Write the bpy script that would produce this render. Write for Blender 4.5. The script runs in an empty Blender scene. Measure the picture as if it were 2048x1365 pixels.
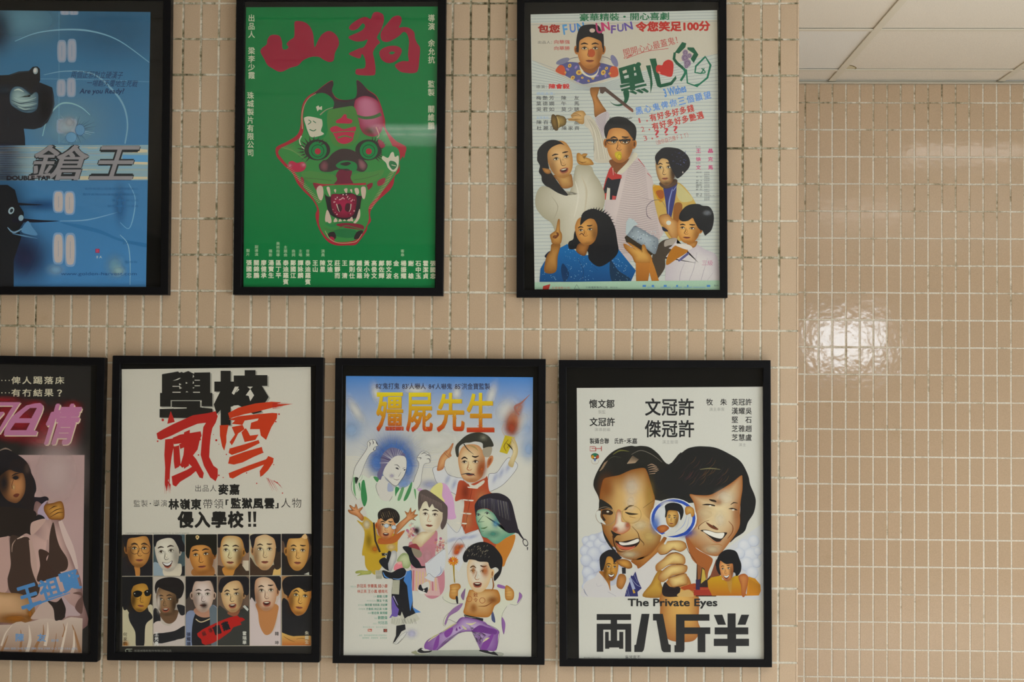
import bpy, bmesh, math, random
from mathutils import Vector, Matrix
from mathutils.geometry import tessellate_polygon
random.seed(11)
SC = bpy.context.scene
COL = SC.collection

# ------------------------------------------------------------------ camera
YAW, PIT, ROL, FPX = 0.0300, 0.0327, 0.0078, 3123.2
CAM = Vector((1.0495, -4.2803, 1.5503))
ZOFF = 2.625                      # height of the topmost tile joint above the floor
_cy, _sy, _cp, _sp = math.cos(YAW), math.sin(YAW), math.cos(PIT), math.sin(PIT)
FW = Vector((-_sy*_cp, _cy*_cp, _sp))
_rt = Vector((_cy, _sy, 0))
_up = _rt.cross(FW)
RT = _rt*math.cos(ROL) + _up*math.sin(ROL)
UP = -_rt*math.sin(ROL) + _up*math.cos(ROL)
cd = bpy.data.cameras.new('camera')
cd.sensor_width = 36.0
cd.lens = FPX/2048*36.0
cd.clip_start = 0.05
cam = bpy.data.objects.new('camera', cd)
cam.matrix_world = Matrix(((RT.x, UP.x, -FW.x, CAM.x), (RT.y, UP.y, -FW.y, CAM.y), (RT.z, UP.z, -FW.z, CAM.z), (0, 0, 0, 1)))
COL.objects.link(cam)
SC.camera = cam

# ------------------------------------------------------------------ world, lamps, exposure
w = bpy.data.worlds.new('world'); SC.world = w
w.use_nodes = True
w.node_tree.nodes['Background'].inputs[0].default_value = (0.75, 0.85, 1.0, 1)
w.node_tree.nodes['Background'].inputs[1].default_value = 0.25
SC.view_settings.view_transform = 'Standard'
SC.view_settings.look = 'None'
SC.view_settings.gamma = 1.0
SC.view_settings.exposure = -0.12
SC.cycles.transparent_max_bounces = 32
SC.cycles.max_bounces = 10
SC.cycles.diffuse_bounces = 6
CEIL = 2.704
# centre x, centre y, watts of each ceiling troffer (their louvres keep the light steep)
TROFFERS = [(0.503, -2.738, 41), (2.973, -2.738, 38), (2.973, -0.268, 18)]
LAMP_COL = (1.0, 0.98, 0.95)
LOUVRE_SPREAD = math.radians(114)
for tx, ty, pw in TROFFERS:
    ld = bpy.data.lights.new('troffer_tubes', 'AREA')
    ld.shape = 'RECTANGLE'; ld.size = 0.55; ld.size_y = 0.55
    ld.energy = pw; ld.color = LAMP_COL; ld.spread = LOUVRE_SPREAD
    lo = bpy.data.objects.new('troffer_tubes', ld)
    lo.location = (tx, ty, CEIL+0.012)
    COL.objects.link(lo)
# daylight through the window in the right-hand wall and the small one in the rear wall
for (loc, rot, sx, sy, pw) in (((4.86, -3.2, 1.05), (0, math.radians(90), 0), 1.40, 3.6, 92), ((3.85, -7.90, 2.06), (math.radians(90), 0, 0), 0.6, 0.38, 8)):
    ld = bpy.data.lights.new('daylight', 'AREA')
    ld.shape = 'RECTANGLE'; ld.size = sx; ld.size_y = sy
    ld.energy = pw; ld.color = (0.86, 0.95, 1.0)
    lo = bpy.data.objects.new('daylight', ld)
    lo.location = loc; lo.rotation_euler = rot
    COL.objects.link(lo)

# ------------------------------------------------------------------ helpers
def px2w(px, py, Y):
    d = FW*FPX + RT*(px-1024.0) + UP*(682.5-py)
    t = (Y-CAM.y)/d.y
    return CAM + d*t

def obj(name, verts, faces, mats, parent=None, fm=None, smooth=False):
    me = bpy.data.meshes.new(name)
    me.from_pydata([tuple(v) for v in verts], [], faces)
    for m in (mats if isinstance(mats, (list, tuple)) else [mats]):
        me.materials.append(m)
    if fm:
        me.polygons.foreach_set('material_index', fm)
    if smooth:
        me.polygons.foreach_set('use_smooth', [True]*len(me.polygons))
    me.update()
    o = bpy.data.objects.new(name, me)
    COL.objects.link(o)
    if parent is not None:
        o.parent = parent
        o.matrix_parent_inverse = parent.matrix_basis.inverted()
    return o

def struct(o):
    o['kind'] = 'structure'
    return o

def empty(name, loc):
    o = bpy.data.objects.new(name, None)
    o.empty_display_size = 0.1
    o.location = loc
    COL.objects.link(o)
    return o

class MB:
    def __init__(s): s.v = []; s.f = []
    def box(s, x0, y0, z0, x1, y1, z1):
        b = len(s.v)
        s.v += [(x0,y0,z0),(x1,y0,z0),(x1,y1,z0),(x0,y1,z0),(x0,y0,z1),(x1,y0,z1),(x1,y1,z1),(x0,y1,z1)]
        s.f += [tuple(b+i for i in q) for q in ((0,3,2,1),(4,5,6,7),(0,1,5,4),(1,2,6,5),(2,3,7,6),(3,0,4,7))]
        return s
    def quad(s, a, b, c, d):
        i = len(s.v); s.v += [a, b, c, d]; s.f.append((i, i+1, i+2, i+3)); return s
    def make(s, name, mat, parent=None): return obj(name, s.v, s.f, mat, parent)

# ------------------------------------------------------------------ materials
def mat(name, base=(0.8, 0.8, 0.8), rough=0.5, spec=0.5):
    m = bpy.data.materials.new(name); m.use_nodes = True
    b = m.node_tree.nodes['Principled BSDF']
    b.inputs['Base Color'].default_value = (*base, 1)
    b.inputs['Roughness'].default_value = rough
    b.inputs['Specular IOR Level'].default_value = spec
    return m, m.node_tree, b

def noise(nt, scale, detail=3.0, rough=0.55, coord='Object'):
    tc = nt.nodes.new('ShaderNodeTexCoord')
    n = nt.nodes.new('ShaderNodeTexNoise')
    n.inputs['Scale'].default_value = scale; n.inputs['Detail'].default_value = detail
    n.inputs['Roughness'].default_value = rough
    nt.links.new(tc.outputs[coord], n.inputs['Vector'])
    return n

def ramp(nt, src, stops):
    r = nt.nodes.new('ShaderNodeValToRGB')
    el = r.color_ramp.elements
    while len(el) < len(stops): el.new(0.5)
    for e, (p, c) in zip(el, stops):
        e.position = p; e.color = (*c, 1)
    nt.links.new(src, r.inputs[0])
    return r

def mixc(nt, fac, a, b, mode='MIX'):
    n = nt.nodes.new('ShaderNodeMix'); n.data_type = 'RGBA'; n.blend_type = mode
    for i, s in ((0, fac), (6, a), (7, b)):
        if isinstance(s, (int, float)): n.inputs[i].default_value = s
        elif isinstance(s, tuple): n.inputs[i].default_value = (*s, 1)
        else: nt.links.new(s, n.inputs[i])
    return n.outputs[2]

def bump(nt, b, src, strength, dist):
    n = nt.nodes.new('ShaderNodeBump')
    n.inputs['Strength'].default_value = strength; n.inputs['Distance'].default_value = dist
    nt.links.new(src, n.inputs['Height']); nt.links.new(n.outputs[0], b.inputs['Normal'])

def tile_mat(name, ca, cb, rough):
    m, nt, b = mat(name, ca, rough, 0.5)
    geo = nt.nodes.new('ShaderNodeNewGeometry')
    c1 = mixc(nt, geo.outputs['Random Per Island'], ca, cb)
    n = noise(nt, 420, 2)
    r = ramp(nt, n.outputs[0], [(0.30, (0.90, 0.89, 0.87)), (0.70, (1.05, 1.05, 1.05))])
    c2 = mixc(nt, 1.0, c1, r.outputs[0], 'MULTIPLY')
    # grime with a shape of its own: faint blotches
    n2 = noise(nt, 9, 4, 0.65)
    r2 = ramp(nt, n2.outputs[0], [(0.35, (1, 1, 1)), (0.62, (1, 1, 1)), (0.80, (0.90, 0.88, 0.82))])
    c3 = mixc(nt, 1.0, c2, r2.outputs[0], 'MULTIPLY')
    nt.links.new(c3, b.inputs['Base Color'])
    n3 = noise(nt, 38, 1.5)
    bump(nt, b, n3.outputs[0], 0.07, 0.004)
    return m

def grout_mat(name, clean, mould, dark, lo, hi, damp=False):
    m, nt, b = mat(name, clean, 0.85, 0.2)
    n1 = noise(nt, 5.5, 3)
    n2 = noise(nt, 60, 4, 0.7)
    n3 = noise(nt, 190, 2)
    a = nt.nodes.new('ShaderNodeMath'); a.operation = 'ADD'
    nt.links.new(n1.outputs[0], a.inputs[0]); nt.links.new(n2.outputs[0], a.inputs[1])
    if damp:                              # mould grows thicker towards the damp top of the wall
        tc = nt.nodes.new('ShaderNodeTexCoord'); sx = nt.nodes.new('ShaderNodeSeparateXYZ')
        nt.links.new(tc.outputs['Object'], sx.inputs[0])
        mz = nt.nodes.new('ShaderNodeMapRange')
        mz.inputs[1].default_value = 1.2; mz.inputs[2].default_value = 2.7; mz.inputs[3].default_value = -0.06; mz.inputs[4].default_value = 0.16
        nt.links.new(sx.outputs[2], mz.inputs[0])
        a2 = nt.nodes.new('ShaderNodeMath'); a2.operation = 'ADD'
        nt.links.new(a.outputs[0], a2.inputs[0]); nt.links.new(mz.outputs[0], a2.inputs[1]); a = a2
    mp = nt.nodes.new('ShaderNodeMapRange')
    mp.inputs[1].default_value = lo; mp.inputs[2].default_value = hi
    nt.links.new(a.outputs[0], mp.inputs[0])
    c1 = mixc(nt, mp.outputs[0], clean, mould)
    mp2 = nt.nodes.new('ShaderNodeMapRange')
    mp2.inputs[1].default_value = hi-0.01; mp2.inputs[2].default_value = hi+0.16
    nt.links.new(a.outputs[0], mp2.inputs[0])
    c2 = mixc(nt, mp2.outputs[0], c1, dark)
    r3 = ramp(nt, n3.outputs[0], [(0.3, (0.85, 0.85, 0.85)), (0.7, (1.08, 1.08, 1.08))])
    c3 = mixc(nt, 1.0, c2, r3.outputs[0], 'MULTIPLY')
    nt.links.new(c3, b.inputs['Base Color'])
    bump(nt, b, n3.outputs[0], 0.5, 0.002)
    return m

M_tile = tile_mat('glazed_pink_beige_tile', (0.560, 0.420, 0.292), (0.590, 0.440, 0.306), 0.22)
M_tileb = tile_mat('glazed_beige_tile', (0.590, 0.448, 0.312), (0.620, 0.468, 0.328), 0.075)
M_grout = grout_mat('mouldy_grout', (0.76, 0.71, 0.60), (0.36, 0.33, 0.22), (0.09, 0.08, 0.04), 1.00, 1.18, True)
M_groutb = grout_mat('pale_grout', (0.84, 0.80, 0.70), (0.52, 0.46, 0.33), (0.20, 0.17, 0.10), 1.06, 1.30, True)

def panel_mat(name, c):
    m, nt, b = mat(name, c, 0.9, 0.15)
    n = noise(nt, 330, 3)
    r = ramp(nt, n.outputs[0], [(0.32, (0.86, 0.86, 0.86)), (0.6, (1.02, 1.02, 1.02))])
    nt.links.new(mixc(nt, 1.0, c, r.outputs[0], 'MULTIPLY'), b.inputs['Base Color'])
    bump(nt, b, n.outputs[0], 0.25, 0.003)
    return m
M_panel = panel_mat('ceiling_panel_cream', (0.84, 0.80, 0.72))
M_panelw = panel_mat('ceiling_panel_white', (0.85, 0.85, 0.82))
M_tee, _, _ = mat('ceiling_grid_metal', (0.74, 0.71, 0.61), 0.5, 0.3)
M_dark, _, _ = mat('ceiling_void', (0.05, 0.045, 0.04), 0.9, 0.1)
M_plain, _, _ = mat('painted_wall', (0.25, 0.225, 0.18), 0.8, 0.2)
def floor_mat():
    m, nt, b = mat('terrazzo', (0.55, 0.52, 0.47), 0.3, 0.5)
    v = nt.nodes.new('ShaderNodeTexVoronoi'); v.inputs['Scale'].default_value = 90
    tc = nt.nodes.new('ShaderNodeTexCoord'); nt.links.new(tc.outputs['Object'], v.inputs['Vector'])
    r = ramp(nt, v.outputs['Color'], [(0.0, (0.45, 0.42, 0.38)), (0.4, (0.68, 0.65, 0.60)), (1.0, (0.76, 0.73, 0.68))])
    nt.links.new(r.outputs[0], b.inputs['Base Color'])
    return m
M_floor = floor_mat()
M_stain, _, _ = mat('water_stain', (0.22, 0.17, 0.06), 0.9, 0.1)
M_stainp, _, _ = mat('water_stain_pale', (0.66, 0.60, 0.44), 0.9, 0.1)

def emit_mat(name, c, s):
    m = bpy.data.materials.new(name); m.use_nodes = True
    nt = m.node_tree; nt.nodes.clear()
    e = nt.nodes.new('ShaderNodeEmission'); e.inputs[0].default_value = (*c, 1); e.inputs[1].default_value = s
    o = nt.nodes.new('ShaderNodeOutputMaterial'); nt.links.new(e.outputs[0], o.inputs[0])
    return m

# ------------------------------------------------------------------ tiled walls
PX, PZ = 0.05, 0.1002
def tiles(name, gname, org, u, n, us, zs, m_tile, m_grout, joint=0.0050, bull=None):
    """us, zs: joint centres along u and along z; n: outward normal. Tile faces lie at org, grout 1.3 mm behind."""
    u = Vector(u); n = Vector(n); org = Vector(org); zv = Vector((0, 0, 1))
    V = []; Fc = []
    flip = u.cross(zv).dot(n) < 0
    D = 0.0020; B = 0.0015
    for a0, a1 in zip(us[:-1], us[1:]):
        for z0, z1 in zip(zs[:-1], zs[1:]):
            j = joint/2
            ja, jb = j+random.uniform(-.0005, .0005), j+random.uniform(-.0005, .0005)
            jz, jy = j+random.uniform(-.0006, .0006), j+random.uniform(-.0006, .0006)
            x0, x1, y0, y1 = a0+ja, a1-jb, z0+jz, z1-jy
            tilt = [random.uniform(-.00012, .00012) for _ in range(3)]
            b = len(V)
            lv = ((0.0, -D-.002), (B*.3, -B*.55), (B, 0.0))
            for ins, dep in lv:
                for k, (xx, yy) in enumerate(((x0+ins, y0+ins), (x1-ins, y0+ins), (x1-ins, y1-ins), (x0+ins, y1-ins))):
                    dd = dep
                    if dep > -.001:
                        dd += tilt[0] + (tilt[1] if k in (1, 2) else 0) + (tilt[2] if k > 1 else 0)
                    V.append(org + u*xx + zv*yy + n*dd)
            for L in (0, 4):
                for k in range(4):
                    q = (b+L+k, b+L+(k+1) % 4, b+L+4+(k+1) % 4, b+L+4+k)
                    Fc.append(q[::-1] if flip else q)
            q = (b+8, b+9, b+10, b+11)
            Fc.append(q[::-1] if flip else q)
    o = obj(name, V, Fc, m_tile)
    g = [org + u*a + zv*z - n*D for a, z in ((us[0], zs[0]), (us[-1], zs[0]), (us[-1], zs[-1]), (us[0], zs[-1]))]
    go = obj(gname, g, [(3, 2, 1, 0) if flip else (0, 1, 2, 3)], m_grout, o)
    struct(o); struct(go)
    return o

BACK = 1.4751
zf = [ZOFF - j*PZ for j in range(26, -1, -1)]
zf = [0.0] + zf + [CEIL]
wall_front = tiles('wall_front', 'grout', (0, 0, 0), (1, 0, 0), (0, -1, 0), [i*PX for i in range(-42, 34)] + [1.7008], zf, M_tile, M_grout)
tiles('wall_return', 'grout', (1.7035, 0, 0), (0, 1, 0), (1, 0, 0), [0.0026] + [i*PX for i in range(1, 30)] + [BACK-.0015], zf, M_tile, M_grout)
zb = [0.0] + [ZOFF+.0012 - j*PZ for j in range(26, -1, -1)] + [CEIL]
tiles('wall_back', 'grout', (0, BACK, 0), (1, 0, 0), (0, -1, 0), [1.7035] + [1.9515+i*PX for i in range(-4, 60)], zb, M_tileb, M_groutb, joint=0.0050)
XR = 1.9515+59*PX
# rounded corner bead, one piece per course
bead = []; bf = []
for z0, z1 in zip(zf[:-1], zf[1:]):
    b = len(bead)
    for z in (z0+.0022, z1-.0022):
        for k in range(7):
            a = k/6*math.pi/2
            bead.append((1.6983+.0052*math.sin(a), .0052-.0054*math.cos(a), z))
    bf += [(b+k, b+k+1, b+8+k, b+7+k) for k in range(6)]
bo = obj('corner_bead', bead, bf, M_tile, wall_front, smooth=True); struct(bo)
# core of the poster wall, right wall, left wall, rear wall with its openings, floor
struct(MB().box(-2.0, 0.0035, 0, 1.700, BACK, CEIL).make('wall_core', M_plain))
rwl = MB()
for y0, y1, z0, z1 in ((-8, -5.02, 0, CEIL), (-1.38, BACK+.1, 0, CEIL), (-5.02, -1.38, 0, .34), (-5.02, -1.38, 1.76, CEIL)):
    rwl.box(XR, y0, z0, XR+.12, y1, z1)
struct(rwl.make('wall_right', M_plain))
struct(MB().box(-2.12, -8, 0, -2.0, BACK+.1, CEIL).make('wall_left', M_plain))
rw = MB()
for x0, x1, z0, z1 in ((-2, 3.55, 0, CEIL), (4.15, XR, 0, CEIL), (3.55, 4.15, 2.25, CEIL), (3.55, 4.15, 0, 1.87)):
    rw.box(x0, -8.0, z0, x1, -7.95, z1)
struct(rw.make('wall_rear', M_plain))
M_sky = emit_mat('overcast_daylight', (0.80, 0.90, 1.0), 8.0)
M_sky2 = emit_mat('street_daylight', (0.90, 0.95, 1.0), 2.0)
struct(MB().quad((3.55, -7.97, 1.87), (4.15, -7.97, 1.87), (4.15, -7.97, 2.25), (3.55, -7.97, 2.25)).make('window_1', M_sky))
struct(MB().quad((XR+.06, -5.02, .34), (XR+.06, -1.38, .34), (XR+.06, -1.38, 1.76), (XR+.06, -5.02, 1.76)).make('window_2', M_sky2))
struct(MB().box(-2.1, -8, -.06, XR+.1, BACK+.1, 0).make('floor', M_floor))

# ------------------------------------------------------------------ ceiling: lay-in panels, grid, wall angle
TX, TS = 2.0351+0.012, 0.6175
TY = BACK-0.1928-0.006
xs = [TX+TS*k for k in range(-7, 6)]
ys = [TY-TS*k for k in range(-1, 16)]
ceil = struct(MB().box(-2.1, -8, CEIL+.10, XR+.1, BACK+.1, CEIL+.16).make('ceiling', M_dark))
xs2 = [-2.0]+[x for x in xs if -2.0 < x < XR]+[XR]
ys2 = [BACK]+[y for y in ys if -8 < y < BACK]+[-7.95]
fix = [(a-.3, b-.3, a+.3, b+.3) for a, b, _ in TROFFERS]
for i in range(len(xs2)-1):
    for j in range(len(ys2)-1):
        x0, x1, y1, y0 = xs2[i], xs2[i+1], ys2[j], ys2[j+1]
        mx, my = (x0+x1)/2, (y0+y1)/2
        if any(a < mx < c and b < my < d for a, b, c, d in fix): continue
        if mx < 1.70 and my > 0: continue
        lift = random.uniform(0.0, 0.0015)
        white = (mx < TX and TY-TS < my < TY)
        p = MB().box(x0+.004, y0+.004, CEIL+.004+lift, x1-.004, y1-.004, CEIL+.018+lift).make('ceiling_panel', M_panelw if white else M_panel, ceil)
        struct(p)
tee = MB()
for x in xs2[1:-1]:
    tee.box(x-.012, -8, CEIL-.001, x+.012, (BACK-.004) if x > 1.71 else -.004, CEIL+.0025)
for y in ys2[1:-1]:
    x0 = 1.706 if y > 0 else -2.0
    tee.box(x0, y-.012, CEIL-.0004, XR, y+.012, CEIL+.0028)
struct(tee.make('ceiling_grid', M_tee, ceil))
struct(MB().box(1.704, BACK-.020, CEIL-.0085, XR, BACK-.0005, CEIL-.0062).box(1.704, BACK-.0035, CEIL-.0085, XR, BACK-.0005, CEIL+.004).make('trim_1', M_tee))
# brown ring stain on the panel by the main runner
sv = []; sf = []
c0 = px2w(1700, 140, 0)
def ceil_pt(px, py, dz=-.0002):
    d = FW*FPX + RT*(px-1024.0) + UP*(682.5-py)
    t = (CEIL+.0035+dz-CAM.z)/d.z
    return CAM + d*t
ring = [(1699, 130.5), (1706, 131.5), (1711, 134), (1713.5, 136.2), (1711, 138.5), (1706, 140.5), (1699, 141.3)]
inner = [(1699, 131.2), (1705, 132.5), (1709.5, 134.6), (1711.5, 136.2), (1709, 138.2), (1704, 140), (1697, 141)]
V = [ceil_pt(*p) for p in ring] + [ceil_pt(*p) for p in inner]
st = obj('stain', V, [(i, i+1, i+8, i+7) for i in range(6)], M_stain, ceil); struct(st)
st = obj('stain', [ceil_pt(*p) for p in inner+[(1692, 141), (1694, 131)]], [tuple(range(9))], M_stainp, ceil); struct(st)

# ------------------------------------------------------------------ troffers
M_white, _, _ = mat('white_enamel', (0.75, 0.75, 0.72), 0.35, 0.5)
M_tube = emit_mat('tube_glow', LAMP_COL, 7.0)
words = ['lit square louvred troffer in the ceiling before the poster wall, leftmost of three', 'lit square louvred troffer in the ceiling by the right-hand window, furthest from the tiled recess', 'lit square louvred troffer in the ceiling over the tiled recess']
for k, (tx, ty, pw) in enumerate(TROFFERS):
    t = empty('ceiling_light', (tx, ty, CEIL))
    t['label'] = words[k]; t['category'] = 'ceiling light'; t['group'] = 'louvred ceiling troffers'
    h = MB()
    x0, x1, y0, y1 = tx-.298, tx+.298, ty-.298, ty+.298
    h.box(x0, y0, CEIL+.07, x1, y1, CEIL+.075)
    for a, b, c, d in ((x0, y0, x0+.012, y1), (x1-.012, y0, x1, y1), (x0, y0, x1, y0+.012), (x0, y1-.012, x1, y1)):
        h.box(a, b, CEIL-.003, c, d, CEIL+.07)
    h.make('housing', M_white, t)
    MB().box(x0+.03, y0+.03, CEIL+.026, x1-.03, y1-.03, CEIL+.031).make('tube_panel', M_tube, t)
    g = MB()
    for i in range(1, 4): g.box(x0+i*.596/4-.0015, y0+.012, CEIL+.006, x0+i*.596/4+.0015, y1-.012, CEIL+.022)
    for i in range(1, 4): g.box(x0+.012, y0+i*.596/4-.0015, CEIL+.006, x1-.012, y0+i*.596/4+.0015, CEIL+.022)
    g.make('louvre', M_white, t)
# ------------------------------------------------------------------ printed sheets
def s2l(c):
    c /= 255.0
    return c/12.92 if c <= 0.04045 else ((c+0.055)/1.055)**2.4
GAIN = 1.0
_cc = {}
def hx(c):
    k = (c, GAIN)
    if k not in _cc:
        c6 = c if len(c) == 6 else ''.join(a+a for a in c)
        _cc[k] = tuple(min(0.92, s2l(int(c6[i:i+2], 16))*GAIN) for i in (0, 2, 4))
    return _cc[k]
def lerp(a, b, t): return tuple(x+(y-x)*t for x, y in zip(a, b))
ZX, ZY, ZS = 0.0, 0.0, 1.0
def ZM(x=0.0, y=0.0, s=1.0):
    """local drawing frame: origin and pixels per unit"""
    global ZX, ZY, ZS
    ZX, ZY, ZS = x, y, s
def tx_(x, y): return (ZX+x/ZS, ZY+y/ZS)
def pts(s):
    if isinstance(s, str): s = [p.split(',') for p in s.split()]
    return [tx_(float(p[0]), float(p[1])) for p in s]
def sm(P, closed=True, n=5):
    out = []; N = len(P)
    rng = range(N) if closed else range(N-1)
    for i in rng:
        p0 = P[(i-1) % N] if closed or i > 0 else P[i]
        p1 = P[i]; p2 = P[(i+1) % N]
        p3 = P[(i+2) % N] if closed or i+2 < N else p2
        for k in range(n):
            t = k/n; t2 = t*t; t3 = t2*t
            out.append(tuple(0.5*(2*b+(c-a)*t+(2*a-5*b+4*c-d)*t2+(3*b-a-3*c+d)*t3) for a, b, c, d in zip(p0, p1, p2, p3)))
    if not closed: out.append(P[-1])
    return out

LSTEP = 0.000008
YSHEET = -0.0165
class Sheet:
    def __init__(s): s.v = []; s.f = []; s.c = []; s.m = []; s.lay = 0.0; s.bb = []
    def y(s, k, P):
        """each ink film lies just on top of the films it overlaps"""
        x0 = min(p[0] for p in P); x1 = max(p[0] for p in P); y0 = min(p[1] for p in P); y1 = max(p[1] for p in P)
        m = 0.0
        for a, b, c, d, l in s.bb:
            if l > m and a < x1 and b > x0 and c < y1 and d > y0: m = l
        m += k
        s.bb.append((x0, x1, y0, y1, m)); s.lay = max(s.lay, m)
        return YSHEET - m*LSTEP
    def add(s, P, faces, cols, alpha=None, k=1.0):
        """P in photo pixels, cols per vertex"""
        if CLIP:
            P, faces, cols, alpha = clip_faces(P, faces, cols, alpha)
            if not faces: return
        Y = s.y(k, P); b = len(s.v)
        s.v += [px2w(p[0], p[1], Y) for p in P]
        s.c += [(*c, 1.0 if alpha is None else a) for c, a in zip(cols, alpha or [1]*len(P))]
        s.f += [tuple(b+i for i in f) for f in faces]
        s.m += [0 if alpha is None else 1]*len(faces)
SH = None
CLIP = None
def clip_faces(P, faces, cols, alpha):
    """cut every face to the convex outline CLIP (x right, y down, clockwise as seen)"""
    n = len(CLIP); al = alpha or [1.0]*len(P)
    def side(p, i):
        a, b = CLIP[i], CLIP[(i+1) % n]
        return (b[0]-a[0])*(p[1]-a[1])-(b[1]-a[1])*(p[0]-a[0])
    inside = [all(side(p, i) >= 0 for i in range(n)) for p in P]
    if all(inside): return P, faces, cols, alpha
    P = list(P); cols = list(cols); al = list(al); out = []
    for f in faces:
        if all(inside[i] for i in f): out.append(f); continue
        poly = [(P[i], cols[i], al[i]) for i in f]
        for i in range(n):
            nx = []
            for k in range(len(poly)):
                A, Bv = poly[k], poly[(k+1) % len(poly)]
                sa, sb = side(A[0], i), side(Bv[0], i)
                if sa >= 0: nx.append(A)
                if (sa >= 0) != (sb >= 0):
                    t = sa/(sa-sb)
                    nx.append((lerp(A[0], Bv[0], t), lerp(A[1], Bv[1], t), A[2]+(Bv[2]-A[2])*t))
            poly = nx
            if len(poly) < 3: break
        if len(poly) < 3: continue
        b = len(P)
        for q in poly: P.append(tuple(q[0])); cols.append(q[1]); al.append(q[2])
        out.append(tuple(range(b, len(P))))
    used = sorted({i for f in out for i in f}); mp = {o: k for k, o in enumerate(used)}
    return [P[i] for i in used], [tuple(mp[i] for i in f) for f in out], [cols[i] for i in used], ([al[i] for i in used] if alpha else None)
def area2(P): return sum(P[i][0]*P[(i+1) % len(P)][1]-P[(i+1) % len(P)][0]*P[i][1] for i in range(len(P)))
def fill(P, c, holes=()):
    loops = [P]+list(holes)
    allp = [q for l in loops for q in l]
    tri = tessellate_polygon([[Vector((x, -y, 0)) for x, y in l] for l in loops])
    f = []
    for a, b, d in tri:
        A, B, D = allp[a], allp[b], allp[d]
        cr = (B[0]-A[0])*(D[1]-A[1])-(B[1]-A[1])*(D[0]-A[0])
        if abs(cr) < 1e-9: continue
        f.append((a, b, d) if cr < 0 else (a, d, b))
    cols = [c]*len(allp) if not callable(c) else [c(*q) for q in allp]
    SH.add(allp, f, cols)
def P(c, s, *holes): fill(pts(s), hx(c), [pts(h) for h in holes])
def S(c, s, *holes): fill(sm(pts(s)), hx(c), [sm(pts(h)) for h in holes])
def R(c, x0, y0, x1, y1): fill(pts([(x0, y0), (x1, y0), (x1, y1), (x0, y1)]), hx(c))
def PV(c0, c1, s, smooth=False):
    """vertical two-colour print gradient"""
    q = pts(s); q = sm(q) if smooth else q
    ya = min(p[1] for p in q); yb = max(p[1] for p in q); a, b = hx(c0), hx(c1)
    fill(q, lambda x, y: lerp(a, b, (y-ya)/(yb-ya)))
def G(ce, cc, s, cx=None, cy=None, k=5, smooth=True):
    q = pts(s); q = sm(q) if smooth else q
    if cx is None: cx = sum(p[0] for p in q)/len(q); cy = sum(p[1] for p in q)/len(q)
    else: cx, cy = tx_(cx, cy)
    if area2(q) > 0: q = q[::-1]
    n = len(q); V = []; C = []; F = []
    a, b = hx(ce), hx(cc)
    for r in range(k):
        t = r/k
        for x, y in q:
            V.append((x+(cx-x)*t, y+(cy-y)*t)); C.append(lerp(a, b, math.sin(t*math.pi/2)))
    V.append((cx, cy)); C.append(b)
    for r in range(k-1):
        for i in range(n):
            j = (i+1) % n
            F.append((r*n+i, r*n+j, (r+1)*n+j, (r+1)*n+i))
    for i in range(n): F.append(((k-1)*n+i, (k-1)*n+(i+1) % n, k*n))
    SH.add(V, F, C)
def ell(cx, cy, rx, ry, rot=0, n=28):
    cx, cy = tx_(cx, cy); rx /= ZS; ry /= ZS
    c, s = math.cos(rot), math.sin(rot)
    return [(cx+rx*math.cos(t)*c-ry*math.sin(t)*s, cy+rx*math.cos(t)*s+ry*math.sin(t)*c) for t in (2*math.pi*i/n for i in range(n))]
def E(c, cx, cy, rx, ry=None, rot=0): fill(ell(cx, cy, rx, ry or rx, rot), hx(c))
def RING(c, cx, cy, r0, r1, k=1.0, rot=0):
    a = ell(cx, cy, r1, r1*k, rot, 36); b = ell(cx, cy, r0, r0*k, rot, 36)
    SH.add(a+b, [(i, 36+i, 36+(i+1) % 36, (i+1) % 36) for i in range(36)], [hx(c)]*72)
def B(c, al, cx, cy, rx, ry=None, rot=0, k=5):
    """soft airbrushed spot"""
    ry = ry or rx; n = 22; V = []; A = []; F = []; k = 7; rx *= 1.3; ry *= 1.3
    for r in range(k):
        t = 1-r/k
        V += ell(cx, cy, rx*t, ry*t, rot, n); A += [al*(math.exp(-3.2*t*t)*(1-t**4))]*n
    V.append(tx_(cx, cy)); A.append(al)
    for r in range(k-1):
        for i in range(n):
            j = (i+1) % n
            F.append((r*n+i, (r+1)*n+i, (r+1)*n+j, r*n+j))
    for i in range(n): F.append(((k-1)*n+i, k*n, (k-1)*n+(i+1) % n))
    SH.add(V, F, [hx(c)]*len(V), A)
def L(c, s, w0=1.0, w1=None, wm=None, smooth=True, closed=False):
    q = pts(s); w1 = w0 if w1 is None else w1
    w0 /= ZS; w1 /= ZS; wm = wm/ZS if wm else wm
    if smooth and len(q) > 2: q = sm(q, closed)
    if closed: q.append(q[0])
    n = len(q); V = []; F = []
    for i, (x, y) in enumerate(q):
        a = q[max(i-1, 0)]; b = q[min(i+1, n-1)]
        if closed and i in (0, n-1): a = q[-2]; b = q[1]
        dx, dy = b[0]-a[0], b[1]-a[1]; l = math.hypot(dx, dy) or 1
        t = i/(n-1)
        w = w0+(w1-w0)*t if wm is None else (w0+(wm-w0)*2*t if t < .5 else wm+(w1-wm)*(2*t-1))
        V += [(x-dy/l*w/2, y+dx/l*w/2), (x+dy/l*w/2, y-dx/l*w/2)]
    for i in range(n-1): F.append((2*i, 2*i+2, 2*i+3, 2*i+1))
    SH.add(V, F, [hx(c)]*len(V))
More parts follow.
